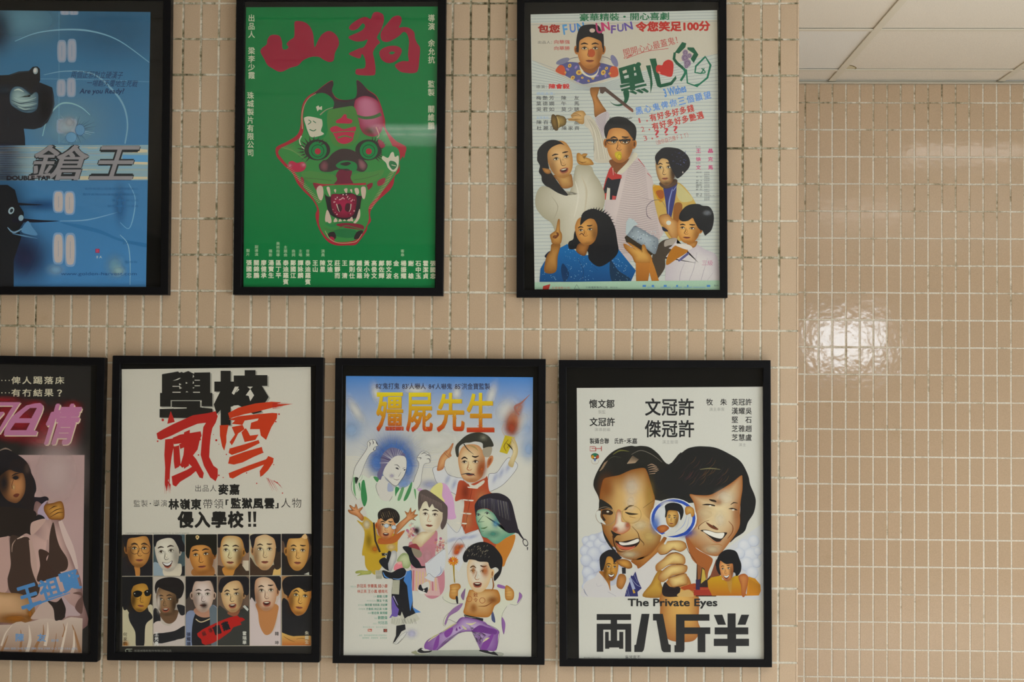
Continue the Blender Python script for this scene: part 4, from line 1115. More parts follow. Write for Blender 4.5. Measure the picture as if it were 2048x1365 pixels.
# heavy cut-out title (drawn twice for its pale drop shade)
TT = ['530,228 680,202 694,214 712,206 730,214 776,198 830,225 830,212 980,210 980,402 1000,402 1000,528 900,528 900,470 612,470 612,530 512,530 512,402 530,402',
      '622,478 886,478 886,536 1000,548 1010,640 508,632 508,552 640,548 760,540 622,534',
      '1076,196 1170,196 1170,296 1198,296 1198,240 1300,240 1300,190 1402,190 1402,236 1512,236 1512,336 1460,336 1524,440 1500,480 1440,540 1460,580 1380,600 1250,520 1170,530 1170,704 1076,704 1076,560 1040,600 1012,510 1072,390 1018,390 1018,296 1076,296']
for d, c in ((14, GY), (0, K)):
    for s in TT:
        q = [tuple(map(float, p.split(','))) for p in s.split()]
        fill([tx_(x+d, y+d*.7) for x, y in q], hx(c))
for s in ('630,290 690,264 706,262 680,280', '690,312 712,322 690,332', '690,344 718,356 694,366', '628,336 700,338 700,344 628,344', '628,392 704,392 704,400 628,400', '752,300 770,310 752,318', '750,396 762,386 776,396', '820,230 830,250 816,262', '820,290 830,310 816,318', '834,280 884,280 884,287 834,287', '834,332 884,332 884,339 834,339', '816,350 834,352 820,362', '820,392 884,392 884,400 820,400',
          '1210,344 1246,344 1200,420 1180,404', '1324,344 1376,344 1352,366', '1310,424 1352,366 1388,424 1352,480 1338,430', '1172,536 1200,520 1240,516 1258,530 1180,556', '1240,360 1250,372 1220,400', '640,540 760,538 760,546 640,550'): P('b2afa6', s)
RD, RO = '9c1f1a', 'a83012'
for s in ('612,572 640,640 650,672 580,690 590,640', '480,778 540,742 640,690 820,610 960,590 1030,572 1050,620 1030,680 1000,730 985,800 975,900 970,1000 1010,1080 1050,1110 1050,1180 1030,1225 980,1190 920,1080 890,980 900,860 915,720 940,680 860,690 740,740 620,800 520,840 490,830',
          '560,836 634,826 640,900 620,1000 606,1120 600,1260 590,1200 575,1320 555,1240 560,1100 552,980', '630,820 700,790 890,760 900,800 870,860 820,880 720,870 640,880', '636,900 660,900 660,1030 690,1090 650,1110 640,1040', '740,880 800,850 860,800 880,830 830,900 800,960 850,1020 920,1150 910,1200 880,1190 840,1120 780,1060 720,1100 700,1080 730,980', '620,1180 760,1120 860,1060 880,1100 800,1170 700,1230 660,1275 630,1260'):
    P(RD, s)
for s in ('1145,590 1240,540 1400,500 1550,484 1640,490 1600,506 1750,504 1560,540 1400,580 1300,600 1160,640', '1560,588 1605,592 1600,640 1550,720 1520,790 1500,840 1450,800 1440,740 1350,740 1360,680 1420,660 1430,640 1300,660 1280,700 1180,690 1210,660 1150,650 1240,620 1420,600', '1068,704 1150,700 1130,800 1130,860 1110,940 1090,900 1070,800', '1180,720 1280,700 1300,740 1240,780 1200,860 1180,890 1160,860 1210,790',
          '1270,770 1310,730 1330,760 1350,800 1430,790 1400,840 1300,860', '1150,960 1160,920 1300,880 1430,840 1440,870 1380,900 1300,940 1180,980', '1145,1060 1160,1000 1300,950 1460,905 1472,960 1380,1000 1280,1050 1200,1070', '1150,1150 1200,1130 1330,1080 1500,1020 1520,990 1570,1010 1565,1050 1520,1120 1470,1170 1445,1185 1440,1130 1480,1070 1380,1110 1280,1150 1190,1200 1160,1190'):
    P(RO, s)
for s in ('735,770 790,745 782,1080 735,1110', '690,880 880,800 895,840 700,925', '825,850 888,815 862,930 800,1010 770,1000', '640,905 690,890 705,1075 660,1105'): P(RD, s)
for i in range(9): L(RD, [(560+i*6, 1180+i*9), (556+i*7, 1290+random.uniform(-40, 60))], 7, 1, smooth=False)
for i in range(8): L(RD, [(1500+i*14, 1190+i*6), (1560+i*13, 1280+random.uniform(-30, 40))], random.choice((3, 8)), 1, smooth=False)
for x, y, r in ((538, 654, 12), (1036, 843, 10), (1010, 790, 4), (1130, 975, 6), (1470, 955, 6), (1620, 600, 8), (1590, 670, 7), (490, 852, 8), (870, 980, 7), (1412, 1245, 6), (1652, 1335, 6), (1318, 1148, 6), (1060, 1170, 8), (1100, 1190, 5), (1570, 1070, 5), (1060, 880, 4)): E(RD, x, y, r)
for i in range(6): L(RD, [(1560, 500+i*9), (1700-i*14, 496+i*10)], 7, 1, smooth=False)
ZM(210, 940, 4.6545)
def run(s, x, y, w, h, c, b, gap=1.06):
    for i, ch in enumerate(s):
        v, f = glyph(ch, b)
        TV(ch, x+w*gap*(i+.5), y, y+h, w, c, b, 1.0)
run('出品人', 832, 140, 66, 68, '24221e', -.004); run('麥嘉', 1050, 134, 98, 102, K, .04)
run('監製', 262, 280, 66, 70, '2a2824', -.004); E(K, 422, 316, 6); run('導演', 444, 280, 66, 70, '2a2824', -.004)
run('林嶺東', 588, 272, 98, 102, K, .042); run('帶領', 905, 270, 96, 98, '24221e', -.004); run('監獄風雲', 1166, 262, 98, 104, K, .042); run('人物', 1632, 262, 96, 98, '24221e', -.004)
P(K, '1122,278 1150,278 1150,288 1136,288 1136,330 1122,330'); P(K, '1616,310 1616,360 1584,360 1584,350 1602,350 1602,310')
run('侵入學校', 674, 388, 146, 156, K, .05); 
for x in (1330, 1378): P(K, f'{x},390 {x+30},390 {x+26},488 {x+6},488'); R(K, x+2, 504, x+30, 532)
T('COPYRIGHT © CINEMA CITY FILM PRODUCTION CO. LTD. ALL RIGHTS RESERVED', 192, 586, 784, 600, '6c6a62')
# portrait block
ZM()
P('1e1c1a', '243.6,1071 623,1068.5 624,1310 239,1310 239,1300')
XS = [244, 306, 370.5, 434.5, 499, 562.5, 623.5]
YT, YM, YB = 1070, 1153.5, 1293
bgT = ['2a2018', '3a4a50', '9a8474', '7c6250', 'a09880', '4c3a30']
bgB = ['201a16', 'a49c94', '3c3430', '5c4a3e', 'a89c94', '8c6844']
def cell(i, r, c):
    x0, x1 = XS[i]+.9, XS[i+1]-.9
    y0, y1 = (YT-i*.35, YM-.8-i*.3) if r == 0 else (YM+.9-i*.3, YB-i*.12)
    R(c, x0, y0, x1, y1)
def only(i, r):
    x0, x1 = XS[i]+.9, XS[i+1]-.9
    y0, y1 = (YT-i*.35, YM-.8-i*.3) if r == 0 else (YM+.9-i*.3, YB-i*.12)
    k = (ZX, ZY, ZS); ZM(); clip([(x0, y0), (x1, y0), (x1, y1), (x0, y1)]); ZM(*k)
def clipx(i, s): return s
for i in range(6): cell(i, 0, bgT[i]); cell(i, 1, bgB[i])
HK = '17151a'
# upper row (all generic heads)
ZM(230, 1050, 9.752)
only(0, 0)
S('1c1a1e', '150,660 300,640 420,800 560,760 740,680 735,1005 150,1010'); S('a06c34', '380,820 480,830 480,1005 410,1005 390,900')
face(460, 500, 240, 330, 0, '8c5c2c', 'bc8c4c', '4a2c14', .25, ears=(1, 0), shade=.5)
S(HK, '150,215 740,210 735,560 700,560 690,420 640,260 560,225 420,250 280,270 240,340 220,480 190,420 150,300')
RING('4a3020', 385, 480, 82, 92, 1.1); RING('4a3020', 600, 480, 76, 86, 1.1); L('4a3020', '250,440 300,450', 8); L('4a3020', '470,470 520,470', 8)
only(1, 0)
S('7c8c98', '755,740 900,800 980,1000 755,1008'); P('1c1c20', '1290,830 1360,800 1360,1000 1260,1000')
S('b8b0a0', '960,820 1250,760 1300,830 1260,1005 970,1005')
face(1020, 560, 240, 350, -.12, 'a8a094', 'c0bcb0', '4a4640', -.3, 'smile', ears=(0, 1), shade=.3)
S(HK, '755,205 1250,200 1310,300 1362,420 1362,520 1270,520 1220,420 1140,290 1040,260 900,290 820,340 790,430 760,400')
only(2, 0)
P('1d1d20', '1910,940 1975,985 1975,995 1900,995'); S('8a5a2c', '1530,860 1880,800 1920,995 1530,995')
face(1690, 620, 250, 340, -.1, '8c5826', 'b88444', '4a2a10', -.2, ears=(0, 1), shade=.35)
S('16150f', '1375,200 1985,190 1985,560 1910,580 1860,460 1740,400 1560,410 1480,470 1440,660 1376,560')
S('c0a878', '1570,240 1605,205 1645,240 1605,295'); E('6c5028', 1605, 244, 16)
ZM(420, 1050, 9.752)
only(3, 0)
S('3a2c22', '150,800 300,820 640,760 755,900 755,992 150,995'); S('a87434', '250,840 500,820 480,900 440,992 290,992'); P('b0a694', '640,700 755,700 755,900 700,900 630,800')
face(420, 540, 235, 340, .04, 'a07030', 'ccb894', '5c3a14', -.3, ears=(0, 1), shade=.55)
S(HK, '145,190 740,185 758,300 755,530 690,530 640,330 560,240 400,215 270,240 220,330 200,440 145,420')
only(4, 0)
S('3a2a20', '780,640 900,800 1100,890 1240,780 1210,990 780,990'); P('b8985c', '1240,880 1385,800 1385,985 1220,985'); S('30241c', '1250,500 1380,480 1385,820 1260,850')
face(1060, 520, 230, 360, 0, 'a88058', 'c8b08c', '5c4028', .15, ears=(1, 0), shade=.4, brow=1.5)
S(HK, '830,190 1385,180 1385,480 1310,520 1260,300 1180,230 1080,195 960,220 890,270 860,400 830,470 795,340')
only(5, 0)
S('1c1a1a', '1400,560 1500,640 1640,880 1760,880 1900,720 1984,600 1984,985 1400,988'); P('b0b0a8', '1830,970 1930,925 1935,985')
face(1710, 540, 225, 350, .05, 'a07034', 'c49c60', '54320f', .1, ears=(1, 0), shade=.35, brow=1.5)
S(HK, '1400,180 1985,168 1985,400 1955,380 1920,230 1840,200 1760,260 1640,270 1540,280 1500,370 1480,460 1440,340 1400,300'); S('c0a070', '1790,240 1860,180 1900,260 1840,280')
# lower row
ZM(230, 1140, 7.186)
only(0, 1)
S('a8a288', '106,540 200,620 260,740 310,900 310,1105 106,1108'); S('aca48c', '470,530 548,560 548,1105 415,1105 420,800 500,680'); S('16171c', '200,620 300,560 460,580 540,690 440,800 415,1105 305,1105 290,900 210,740'); B('a86a1c', .9, 150, 1080, 60, 70)
face(370, 400, 150, 205, .12, '8c6424', 'b08434', '2a1c0c', .4, ears=(0, 0), eyes=False, shade=.6)
S('131316', '110,110 545,112 545,330 500,340 460,230 400,200 300,220 240,270 230,400 180,560 112,540')
S('0c0d10', '262,330 320,300 385,320 380,370 320,400 275,385'); S('0c0d10', '420,320 470,290 515,310 500,370 440,380'); L('5c4a28', '270,390 330,430 385,380', 5); L('5c4a28', '385,330 420,330', 5); E('b0b0a8', 283, 345, 8); E('b0b0a8', 462, 318, 8)
only(1, 1)
S('17181d', '555,580 600,560 640,620 650,750 556,780'); S('b0a4a0', '556,780 640,740 700,790 800,800 900,640 940,660 1005,640 1005,800 860,880 700,910 560,920'); S('17181d', '556,930 700,910 860,880 1005,810 1005,970 880,1010 800,1060 620,1060 560,1050'); P('a8a09c', '620,1075 1005,985 1005,1105 556,1105'); S('5c4430', '650,620 890,580 900,660 860,740 780,780 700,740'); S('17181d', '890,510 1005,530 1005,640 940,650')
face(740, 450, 150, 210, -.05, '54402c', '8c6c4c', '2a1e16', -.45, 'open', ears=(0, 1), shade=.5)
S('1a1617', '570,260 600,170 680,125 800,108 920,130 985,200 990,300 950,400 890,420 870,360 790,320 700,290 620,260 590,350')
B('b8b0a8', .8, 625, 480, 35, 160)
only(2, 1)
S('6c7894', '1018,650 1140,590 1160,640 1110,1105 1018,1105'); S('15161b', '1150,640 1390,640 1370,760 1270,1000 1290,1105 1110,1105'); S('6c7890', '1400,510 1470,560 1470,740 1370,780 1390,640'); S('9c7460', '1150,560 1400,520 1390,660 1270,690 1160,640'); L('b8a888', '1160,710 1240,755 1380,700', 14, 14)
face(1265, 380, 160, 230, 0, 'a08878', 'c4b4b0', '4a342a', .05, ears=(1, 1), shade=.35)
S('141318', '1018,104 1468,104 1468,310 1430,320 1410,200 1360,160 1250,170 1140,180 1110,300 1090,330 1018,420'); B('2a2420', .8, 1280, 515, 70, 60)
# red torn strip
ZM(420, 1140, 7.186)
only(2, 1)
P('54606a', '-10,560 30,500 104,560 104,1105 20,1105')
only(3, 1)
S('2c2e2c', '112,560 200,560 300,650 400,600 470,560 558,560 558,1108 110,1108'); P('a8aca8', '470,530 500,510 555,570 540,600'); S('7c4c34', '250,620 420,570 400,650 330,670')
face(320, 380, 165, 230, -.06, 'a07c54', 'c8a880', '3a2618', -.1, 'open', ears=(0, 1), shade=.4, brow=1.8)
S(HK, '130,200 200,110 520,100 558,230 550,360 490,350 470,230 400,160 280,180 200,250 170,330 130,310')
only(4, 1)
S('b0a4a4', '570,460 640,450 690,580 700,760 800,940 930,860 980,620 960,500 1024,440 1024,1108 566,1108'); S('a06c40', '670,480 960,500 970,640 900,880 800,940 720,820 690,620')
face(800, 330, 170, 260, -.04, 'a07454', 'c4ac98', '5c3a28', .2, 'open', ears=(0, 1), shade=.35, brow=1.5)
S(HK, '574,100 1000,96 1010,290 970,280 920,180 840,120 740,110 660,150 640,280 650,460 600,400 574,420')
only(5, 1)
S('17171b', '1034,450 1110,440 1160,560 1240,660 1340,640 1400,560 1456,420 1460,950 1200,960 1034,910'); PV('b09450', 'a05420', '1034,905 1120,940 1200,960 1240,955 1444,950 1444,1105 1034,1105'); L('5c3a14', '1060,960 1140,1010 1220,1040', 4, 3, 8); L('5c3a14', '1240,1000 1330,990 1420,1020', 4, 3, 8)
face(1290, 400, 165, 250, .12, '9c6024', 'c89850', '3c200a', .2, ears=(1, 0), shade=.45, brow=1.9)
S('131216', '1036,200 1080,120 1180,95 1456,95 1456,300 1340,290 1270,260 1180,300 1130,380 1090,360 1060,330')
ZM(); clip(SHEET5); ZM(230, 1140, 7.186)
P('981410', '1180,920 1260,860 1400,790 1509,740 1640,690 1760,660 1790,690 1830,690 1870,720 1800,760 1820,790 1700,830 1660,890 1509,1000 1400,1060 1300,1085 1250,1060 1240,1000 1190,960')
for x, y, s in ((1250, 885, 56), (1345, 840, 56)): T('編導'[int(x > 1300)], x, y, x+s, y+s+14, '4a1414', .03, 20)
for ch, x, y, s in (('南', 1415, 800, 105), ('燕', 1540, 750, 100)): T(ch, x-5, y-5, x+s+5, y+s+30, '14151c', .08, 20)
for s, x, y, c, b in (('何家駒', 145, 900, '2a2418', .01), ('王光亮', 597, 895, 'd0ccc4', .03), ('張耀揚', 1058, 900, '1c2034', .03)): TV(s, x, y, y+200, 60, c, b)
ZM(420, 1140, 7.186)
for s, x, y, c in (('霍瑞華', 496, 885, 'c8c4b8'), ('韓　坤', 960, 890, '2a2624'), ('朱繼生', 1392, 880, 'b0ac98')): TV(s, x, y, y+195, 60, c, .02)
ZM(230, 1140, 7.186)
RING('a4aa98', 172, 1166, 17, 25); P('1e1c1a', '180,1150 200,1150 200,1184 180,1184'); L('a4aa98', '172,1143 248,1143', 7); L('a4aa98', '172,1189 248,1189', 7); L('a4aa98', '196,1158 240,1158 196,1158 196,1176 240,1176', 7, smooth=False)
T('新藝城電影製作有限公司出品', 278, 1152, 810, 1184, '7c7c74')
ZM()
for i in range(1, 6): L('a8a090', [(XS[i], YT-i*.3), (XS[i]+(.6 if i > 3 else 0), YB)], 1.1, smooth=False)
L('a8a090', f'{XS[0]},{YM} {XS[6]},{YM-1.6}', 1.1, smooth=False); L('a8a090', f'{XS[0]},{YB} {XS[6]-2},{YB-.6}', .9, smooth=False)
ZM()
finish(fr)
# ---- white and blue sheet with painted caricatures (generic figures)
fr = frame([(670.5, 716.5), (1091.5, 718.5), (1089, 1331), (665, 1327.5)], 'black framed white and blue film poster with crowded painted caricatures', fw=15)
SH6 = '692,752.5 1066,755 1062.5,1315.5 687,1313'
begin(1.65, SH6)
fill([(692, 752.5), (1066, 755), (1062.5, 1315.5), (687, 1313)], hx('b4b3ac'))
PP = 'b4b3ac'
q = [tuple(map(float, p.split(','))) for p in '692,752.5 1066,755 1065,900 690,900'.split()]
V = [(692+(1066-692)*i/16, 752.5+2.5*i/16+160*j/8) for j in range(9) for i in range(17)]
CC = []
for j in range(9):
    for i in range(17):
        t = j/8; e = abs(i/16-.5)*2
        k = max(0, 1-t*(1.25-.45*e))
        CC.append(lerp(hx(PP), hx('3c72b4'), min(1, k**1.3)))
SH.add(V, [(j*17+i, (j+1)*17+i, (j+1)*17+i+1, j*17+i+1) for j in range(8) for i in range(16)], CC)
ZM(660, 710, 4.6545)
for x, y, a, b, r in ((240, 520, 60, 190, -.55), (430, 360, 60, 120, -.3), (800, 330, 160, 60, 0), (1500, 380, 60, 150, .3), (1640, 520, 130, 160, .7), (1180, 360, 60, 90, .1), (1760, 640, 90, 160, .6), (980, 800, 300, 140, 0)): B('bcbcb8', .85, x, y, a, b, r)
B('6c90bc', .5, 1850, 880, 90, 140); B('7c9cc0', .5, 200, 700, 120, 120); B('8ca4c4', .4, 1840, 690, 80, 110); B('7c84b0', .5, 930, 1210, 120, 60)
T("82'鬼打鬼", 426, 262, 646, 320, '241c2c', .012); T("83'人嚇人", 672, 264, 892, 322, '241c2c', .012); T("84'人嚇鬼", 918, 266, 1136, 322, '241c2c', .012); T("85'洪金寶監製", 1162, 264, 1490, 324, '241c2c', .012)
for ch, x0, y0, x1, y1 in (('殭', 428, 348, 684, 716), ('屍', 706, 350, 956, 720), ('先', 990, 352, 1252, 720), ('生', 1270, 352, 1530, 722)):
    T(ch, x0+4, y0+4, x1+4, y1+4, '8c5a28', .018); T(ch, x0, y0, x1, y1, 'c4b41c', .022, c2='a01c14')
for i in range(90):
    x = random.choice((500, 560, 600, 640, 890, 900, 1150, 1160, 1400, 1405, 800))+random.uniform(-26, 26); y = random.uniform(540, 700)
    E(random.choice(('c48420', 'b4601c', 'c4a434')), x, y, random.uniform(2, 5))
# flame and yellow slip
B('a4603c', .9, 1700, 620, 90, 150, .2); B('8c3820', .9, 1690, 680, 70, 90); B('a86a4c', .7, 1760, 500, 40, 90, .5); L('8c5a50', '1760,560 1720,490 1780,450 1860,370', 14, 2, 24); L('a08068', '1630,760 1600,700 1620,640', 4)
P('a8961c', '1630,750 1720,770 1650,925 1578,905'); L('6c5410', '1660,790 1620,850 1640,900', 4, 4, 8); L('6c5410', '1690,800 1650,870', 5)
INK = '2a2a34'
# haloed woman in green (generic)
ZM(680, 860, 9.752)
for i in range(46):
    a = math.pi*(.98+i/45*1.04); r = random.uniform(680, 1000)
    L('8c94ac', [(1050+300*math.cos(a), 700+300*math.sin(a)), (1050+r*math.cos(a), 700+r*.86*math.sin(a))], 10, 1.5, smooth=False)
B('3c64a4', .98, 1040, 590, 520, 560); B('4c74b4', .75, 1030, 480, 380, 360); B('4a70b0', .8, 720, 640, 200, 260); B('4a70b0', .8, 1330, 720, 150, 330); B('6c8cc0', .7, 1250, 1050, 200, 140)
for i in range(40):
    a = random.uniform(2.4, 6.9); L('2c4c8c', [(1050+280*math.cos(a), 680+320*math.sin(a)), (1050+460*math.cos(a), 660+480*math.sin(a))], 5, 1, smooth=False)
for arm in ('530,270 560,220 640,190 700,220 740,310 700,330 690,400 580,480 480,680 430,820 360,950 270,880 310,700 520,380', '1500,560 1580,440 1640,420 1720,450 1770,540 1750,640 1640,680 1600,850 1570,1050 1480,1170 1430,1100 1450,960 1510,800 1540,660'):
    S('b8b8b4', arm); L(INK, arm, 6, 6, closed=True)
for s in ('560,230 590,270 570,330', '630,200 650,250 640,290', '700,230 720,270 745,310', '690,320 650,390 690,400', '1580,480 1640,450 1700,470', '1660,500 1720,490 1760,530', '1690,570 1740,570 1755,640', '1510,550 1580,550 1560,580'): L(INK, s, 5, 4, 16)
S('b4bcae', '260,880 360,950 430,880 560,950 620,900 740,930 800,1000 720,1040 700,1120 800,1363 1000,1363 1050,1160 1130,1090 1170,1160 1300,1110 1430,1020 1440,1140 1500,1160 1560,1363 1540,1900 1100,1960 640,1880 420,1363 330,1363 220,1160')
for s in ('420,1040 470,980 500,1120 530,1363 470,1500 410,1300', '650,920 740,930 790,990 720,1020', '1080,1120 1160,1150 1110,1240 1080,1300', '1200,1140 1250,1150 1180,1363 1120,1363', '1370,1060 1410,1040 1380,1200 1300,1363 1240,1363', '260,940 300,960 290,1100 310,1300 260,1180', '360,1060 390,1040 400,1200', '1440,1170 1480,1180 1480,1363'): S(random.choice(('3f7c4c', '2f7444', '5c8c60')), s)
S('1c2420', '290,930 360,950 310,1060'); L(INK, '260,880 225,1160 330,1363', 6); L(INK, '430,880 420,960 330,1060 380,1200', 4); L(INK, '720,1040 700,1120 760,1290 900,1400', 5); L(INK, '1040,1160 1020,1300 960,1400', 5)
S('b6b4ae', '840,900 900,980 1000,1080 960,1180 1040,1190 1020,1300 900,1400 760,1290 720,1060'); S('8c94ac', '940,1040 1010,1090 1040,1190 930,1200')
S('5c5878', '800,560 880,420 1000,350 1120,370 1220,440 1280,520 1100,530 1060,540 900,700 830,830 810,940 780,980 730,920 740,820 790,740')
for i in range(34):
    a = random.uniform(3.1, 5.6); L(random.choice(('b4b4bc', '3c3450', 'a8a8b4')), [(1080+40*math.cos(a), 640+60*math.sin(a)), (1070+300*math.cos(a), 660+300*math.sin(a))], 7, 2, smooth=False)
S('bab8b2', '1060,530 1220,510 1290,570 1300,700 1260,860 1180,1000 1100,1090 1020,1060 920,960 840,860 900,700')
L(INK, '1290,570 1300,720 1270,860 1180,1000 1100,1095 1020,1065 920,970', 4, 4, 9); L(INK, '1060,685 1120,690 1170,745', 6, 5, 14); L(INK, '1220,760 1270,740', 8); S(INK, '1080,745 1120,740 1150,775 1110,770'); S(INK, '1240,780 1280,770 1260,800'); L(INK, '1190,830 1150,900 1140,920', 4, 4, 8); L('6c5c60', '1040,960 1110,980 1160,965', 5, 5, 14); B('8c84a0', .6, 1010, 900, 60, 50)
# robed man with raised arms and red vest
ZM(850, 850, 8.904)
for arm in ('140,780 220,740 340,740 360,800 420,890 560,940 690,980 600,1250 540,1240 240,1060 160,900', '1130,920 1160,870 1280,850 1400,680 1490,590 1600,650 1640,770 1400,1060 1160,1190 1100,1180'):
    S('b4b6ba', arm); L(INK, arm, 6, closed=True)
for x, y in ((400, 980), (520, 1060), (1360, 860), (1250, 950), (1480, 760)): B('7c88b4', .35, x, y, 50, 130, .4)
G('985a34', 'b88c60', '220,750 260,600 340,490 420,430 490,330 505,360 460,500 470,560 370,630 340,760 290,810 220,820', 330, 640); G('a08c60', 'bcae88', '1560,760 1480,700 1560,520 1540,400 1450,330 1520,360 1550,230 1600,260 1650,400 1650,520 1600,650', 1580, 480)
for s in ('340,500 400,560 440,600', '370,470 420,540', '1450,330 1530,380', '1500,340 1560,400', '1540,260 1590,340'): L('4c3420', s, 4, 3, 8)
S('984024', '600,1010 690,1000 800,1060 1050,960 1110,930 1150,1190 1300,1250 1400,1500 1300,2300 1000,2250 940,1900 870,2150 760,2050 640,1900 700,1363 540,1363 560,1200')
B('b8764c', .6, 1000, 1300, 150, 200); B('7c2c18', .6, 720, 1200, 100, 200); B('b87c50', .5, 760, 1700, 120, 220); B('7c2c14', .5, 1050, 1800, 140, 260); L('4c1c14', '840,1140 800,1340 740,1700 700,1880', 6)
for x, y in ((850, 1120), (770, 1345), (730, 1580), (650, 1755)): S('bcb8ae', f'{x-90},{y-16} {x},{y-8} {x+90},{y-2} {x+80},{y+20} {x},{y+14} {x-80},{y+4}'); E('9c8c80', x, y+4, 16, 14)
S('b8b4a8', '780,1040 880,1080 1040,990 1050,1040 930,1130 820,1120')
face(830, 700, 245, 320, -.03, 'a8764a', 'c8b490', '8c4420', -.45, 'shut', ears=(0, 0), shade=.55, brow=1.9, jaw=1.1)
S('a8704a', '1110,640 1160,560 1210,560 1210,640 1150,740 1105,770'); S('8c4a28', '1130,640 1180,590 1180,660 1130,730')
L(INK, '640,890 740,870 820,880 900,910', 6, 4, 26); B('9c4c20', .6, 1010, 790, 100, 190, .5)
S('2c2c26', '560,560 540,400 620,290 740,190 860,145 1000,140 1130,200 1200,300 1220,380 1150,400 1040,420 1020,330 900,300 800,320 700,330 610,400 600,560'); L('2c2c26', '690,340 760,440 870,530', 20, 4, 16); B('7c7c6c', .6, 1040, 230, 90, 70); S('8c8474', '1030,430 1190,400 1170,540 1120,580 1050,560'); L('8c7c50', '760,360 880,400 950,470', 10, 3, 30)
# white tunic skirt
ZM(860, 970, 9.752)
P('b4b6ba', '330,740 520,930 620,800 690,960 940,870 1040,1080 1040,1363 700,1400 560,1700 360,1500 340,1100')
for x, y in ((420, 1080), (820, 1020), (640, 1040)): B('7c88b4', .35, x, y, 150, 50, -.3)
L(INK, '330,740 520,940 625,800 690,965 940,870', 5); L(INK, '360,1363 570,1050 700,1260', 5)
B('a4501c', .85, 540, 1230, 130, 110, -.5)
# girl in pink with hat
ZM(680, 980, 9.752)
S('b48cb0', '1520,20 1560,-30 1720,40 1900,-120 2060,-110 2160,40 2220,220 2240,440 2260,560 2080,560 2040,300 1900,180 1700,60'); S('bcb878', '1760,60 1880,-110 2000,-110 1990,120 2040,240'); L('8c6c90', '1530,10 1700,50 2000,250 2100,420', 6, 4, 14)
S('4c4240', '1540,60 1640,0 1760,40 2060,280 2100,420 2080,640 2000,780 1960,700 2000,560 1980,420 1860,380 1700,320 1620,260 1570,340 1540,420 1520,300')
S('a8707c', '1340,1060 1480,1000 1640,860 1720,820 1880,800 1900,960 1860,1300 2000,1363 2040,1900 1900,2100 1700,2100 1500,1800 1380,1500'); B('b08890', .6, 1700, 1300, 160, 260)
G('a89070', 'c0b89c', '1400,1010 1560,840 1700,820 1860,800 1800,900 1640,1060 1560,1120', 1650, 900)
face(1770, 520, 235, 310, .08, 'b8b098', 'c4c0ae', 'a8785c', -.25, 'shut', ears=(0, 0), shade=.2, brow=1)
S('4c4240', '1540,60 1640,0 1760,40 2060,280 2040,440 1960,430 1900,380 1840,350 1800,280 1740,350 1690,230 1620,260 1560,380 1530,260')
for i in range(14): L('8c7470', [(1580+i*30, 80+i*14), (1600+i*30, 240+i*12)], 6, 2, smooth=False)
for cx, cy in ((1400, 820), (1960, 1080)):
    for i in range(26): a = random.uniform(0, 6.28); r = random.uniform(0, 130); E(random.choice(('b8908c', 'a8746c', 'c0a494', '9c5c78')), cx+r*math.cos(a), cy+1.3*r*math.sin(a), random.uniform(16, 30))
    for i in range(18): a = random.uniform(0, 6.28); r = random.uniform(0, 130); RING('7c4450', cx+r*math.cos(a), cy+1.3*r*math.sin(a), 9, 13)
B('2c1c28', .9, 1500, 800, 70, 90)
# green-tinted long haired figure
ZM(860, 970, 9.752)
S('a86a24', '1290,1150 1480,1040 1660,980 1620,1200 1500,1450 1430,1600 1300,1500')
G('4c8470', 'a4b498', '910,520 1080,470 1240,560 1340,720 1480,920 1660,940 1480,1040 1290,1160 1120,1050 1020,1010 960,860 900,700', 1060, 600)
B('4c80a0', .7, 1280, 760, 90, 110); B('3c7c70', .7, 1230, 960, 150, 90); 
S('201c26', '900,640 870,440 900,340 1000,230 1180,170 1360,170 1520,250 1600,380 1660,620 1720,860 1740,960 1660,940 1520,940 1420,820 1340,720 1240,560 1120,470 960,480 910,540')
for i in range(22): L(random.choice(('6c6a74', '4c4860', '8c8a88')), [(960+i*26, 260+abs(i-8)*6), (940+i*30, 420+i*14)], 8, 2, smooth=False)
L('201c26', '1700,880 1760,980 1820,1060', 60, 24, 40); RING('2c2a30', 1860, 1130, 36, 50, 1.6, -.4); L('201c26', '1900,1220 1900,1280', 26, 10)
for x, y in ((940, 590), (1110, 560)): L(INK, [(x-50, y), (x, y-26), (x+56, y+10)], 6, 4, 16); E(INK, x+4, y+2, 20, 16)
L('3c5c48', '1040,600 960,700 950,730 1060,720', 6, 6, 16); L('3c5c34', '990,850 1060,850 1120,820', 10, 8, 26); L('4c6c54', '1000,920 1050,910', 8); L(INK, '900,640 920,740 960,870 1020,1010 1130,1040', 4)
# boy in yellow, arms up
ZM(680, 980, 9.752)
S('a88a24', '330,600 440,640 480,520 640,640 700,700 760,900 1100,860 1120,1100 1100,1230 900,1300 780,1560 620,1620 500,1500 480,1300 430,1250 480,820')
B('b8b4a0', .8, 520, 680, 90, 110); B('7c6410', .6, 560, 1000, 80, 200); B('a8581c', .7, 680, 1160, 100, 90); B('c0b08c', .6, 1000, 1120, 120, 90)
for arm in ('330,520 210,470 160,420 170,390 240,410 190,330 200,300 280,350 310,280 340,350 350,380 440,340 430,380 390,440 460,530 430,610', '1060,860 1100,700 1300,520 1260,420 1330,450 1380,350 1400,440 1480,390 1450,480 1520,490 1440,560 1480,600 1380,590 1240,720 1050,910'):
    G('8c5020', 'b8845c', arm); L('5c3414', arm, 4, closed=True)
S('9c5424', '760,950 900,960 1040,900 1260,790 1200,900 1060,1040 760,1060')
face(900, 720, 185, 250, .08, 'a8622c', 'c4a478', '8c3c18', .1, 'open', ears=(1, 0), shade=.5, brow=1.7)
for x, y in ((905, 705), (1050, 735)): E('a8b4bc', x, y, 48, 40); RING('5c6c7c', x, y, 42, 50, .85)
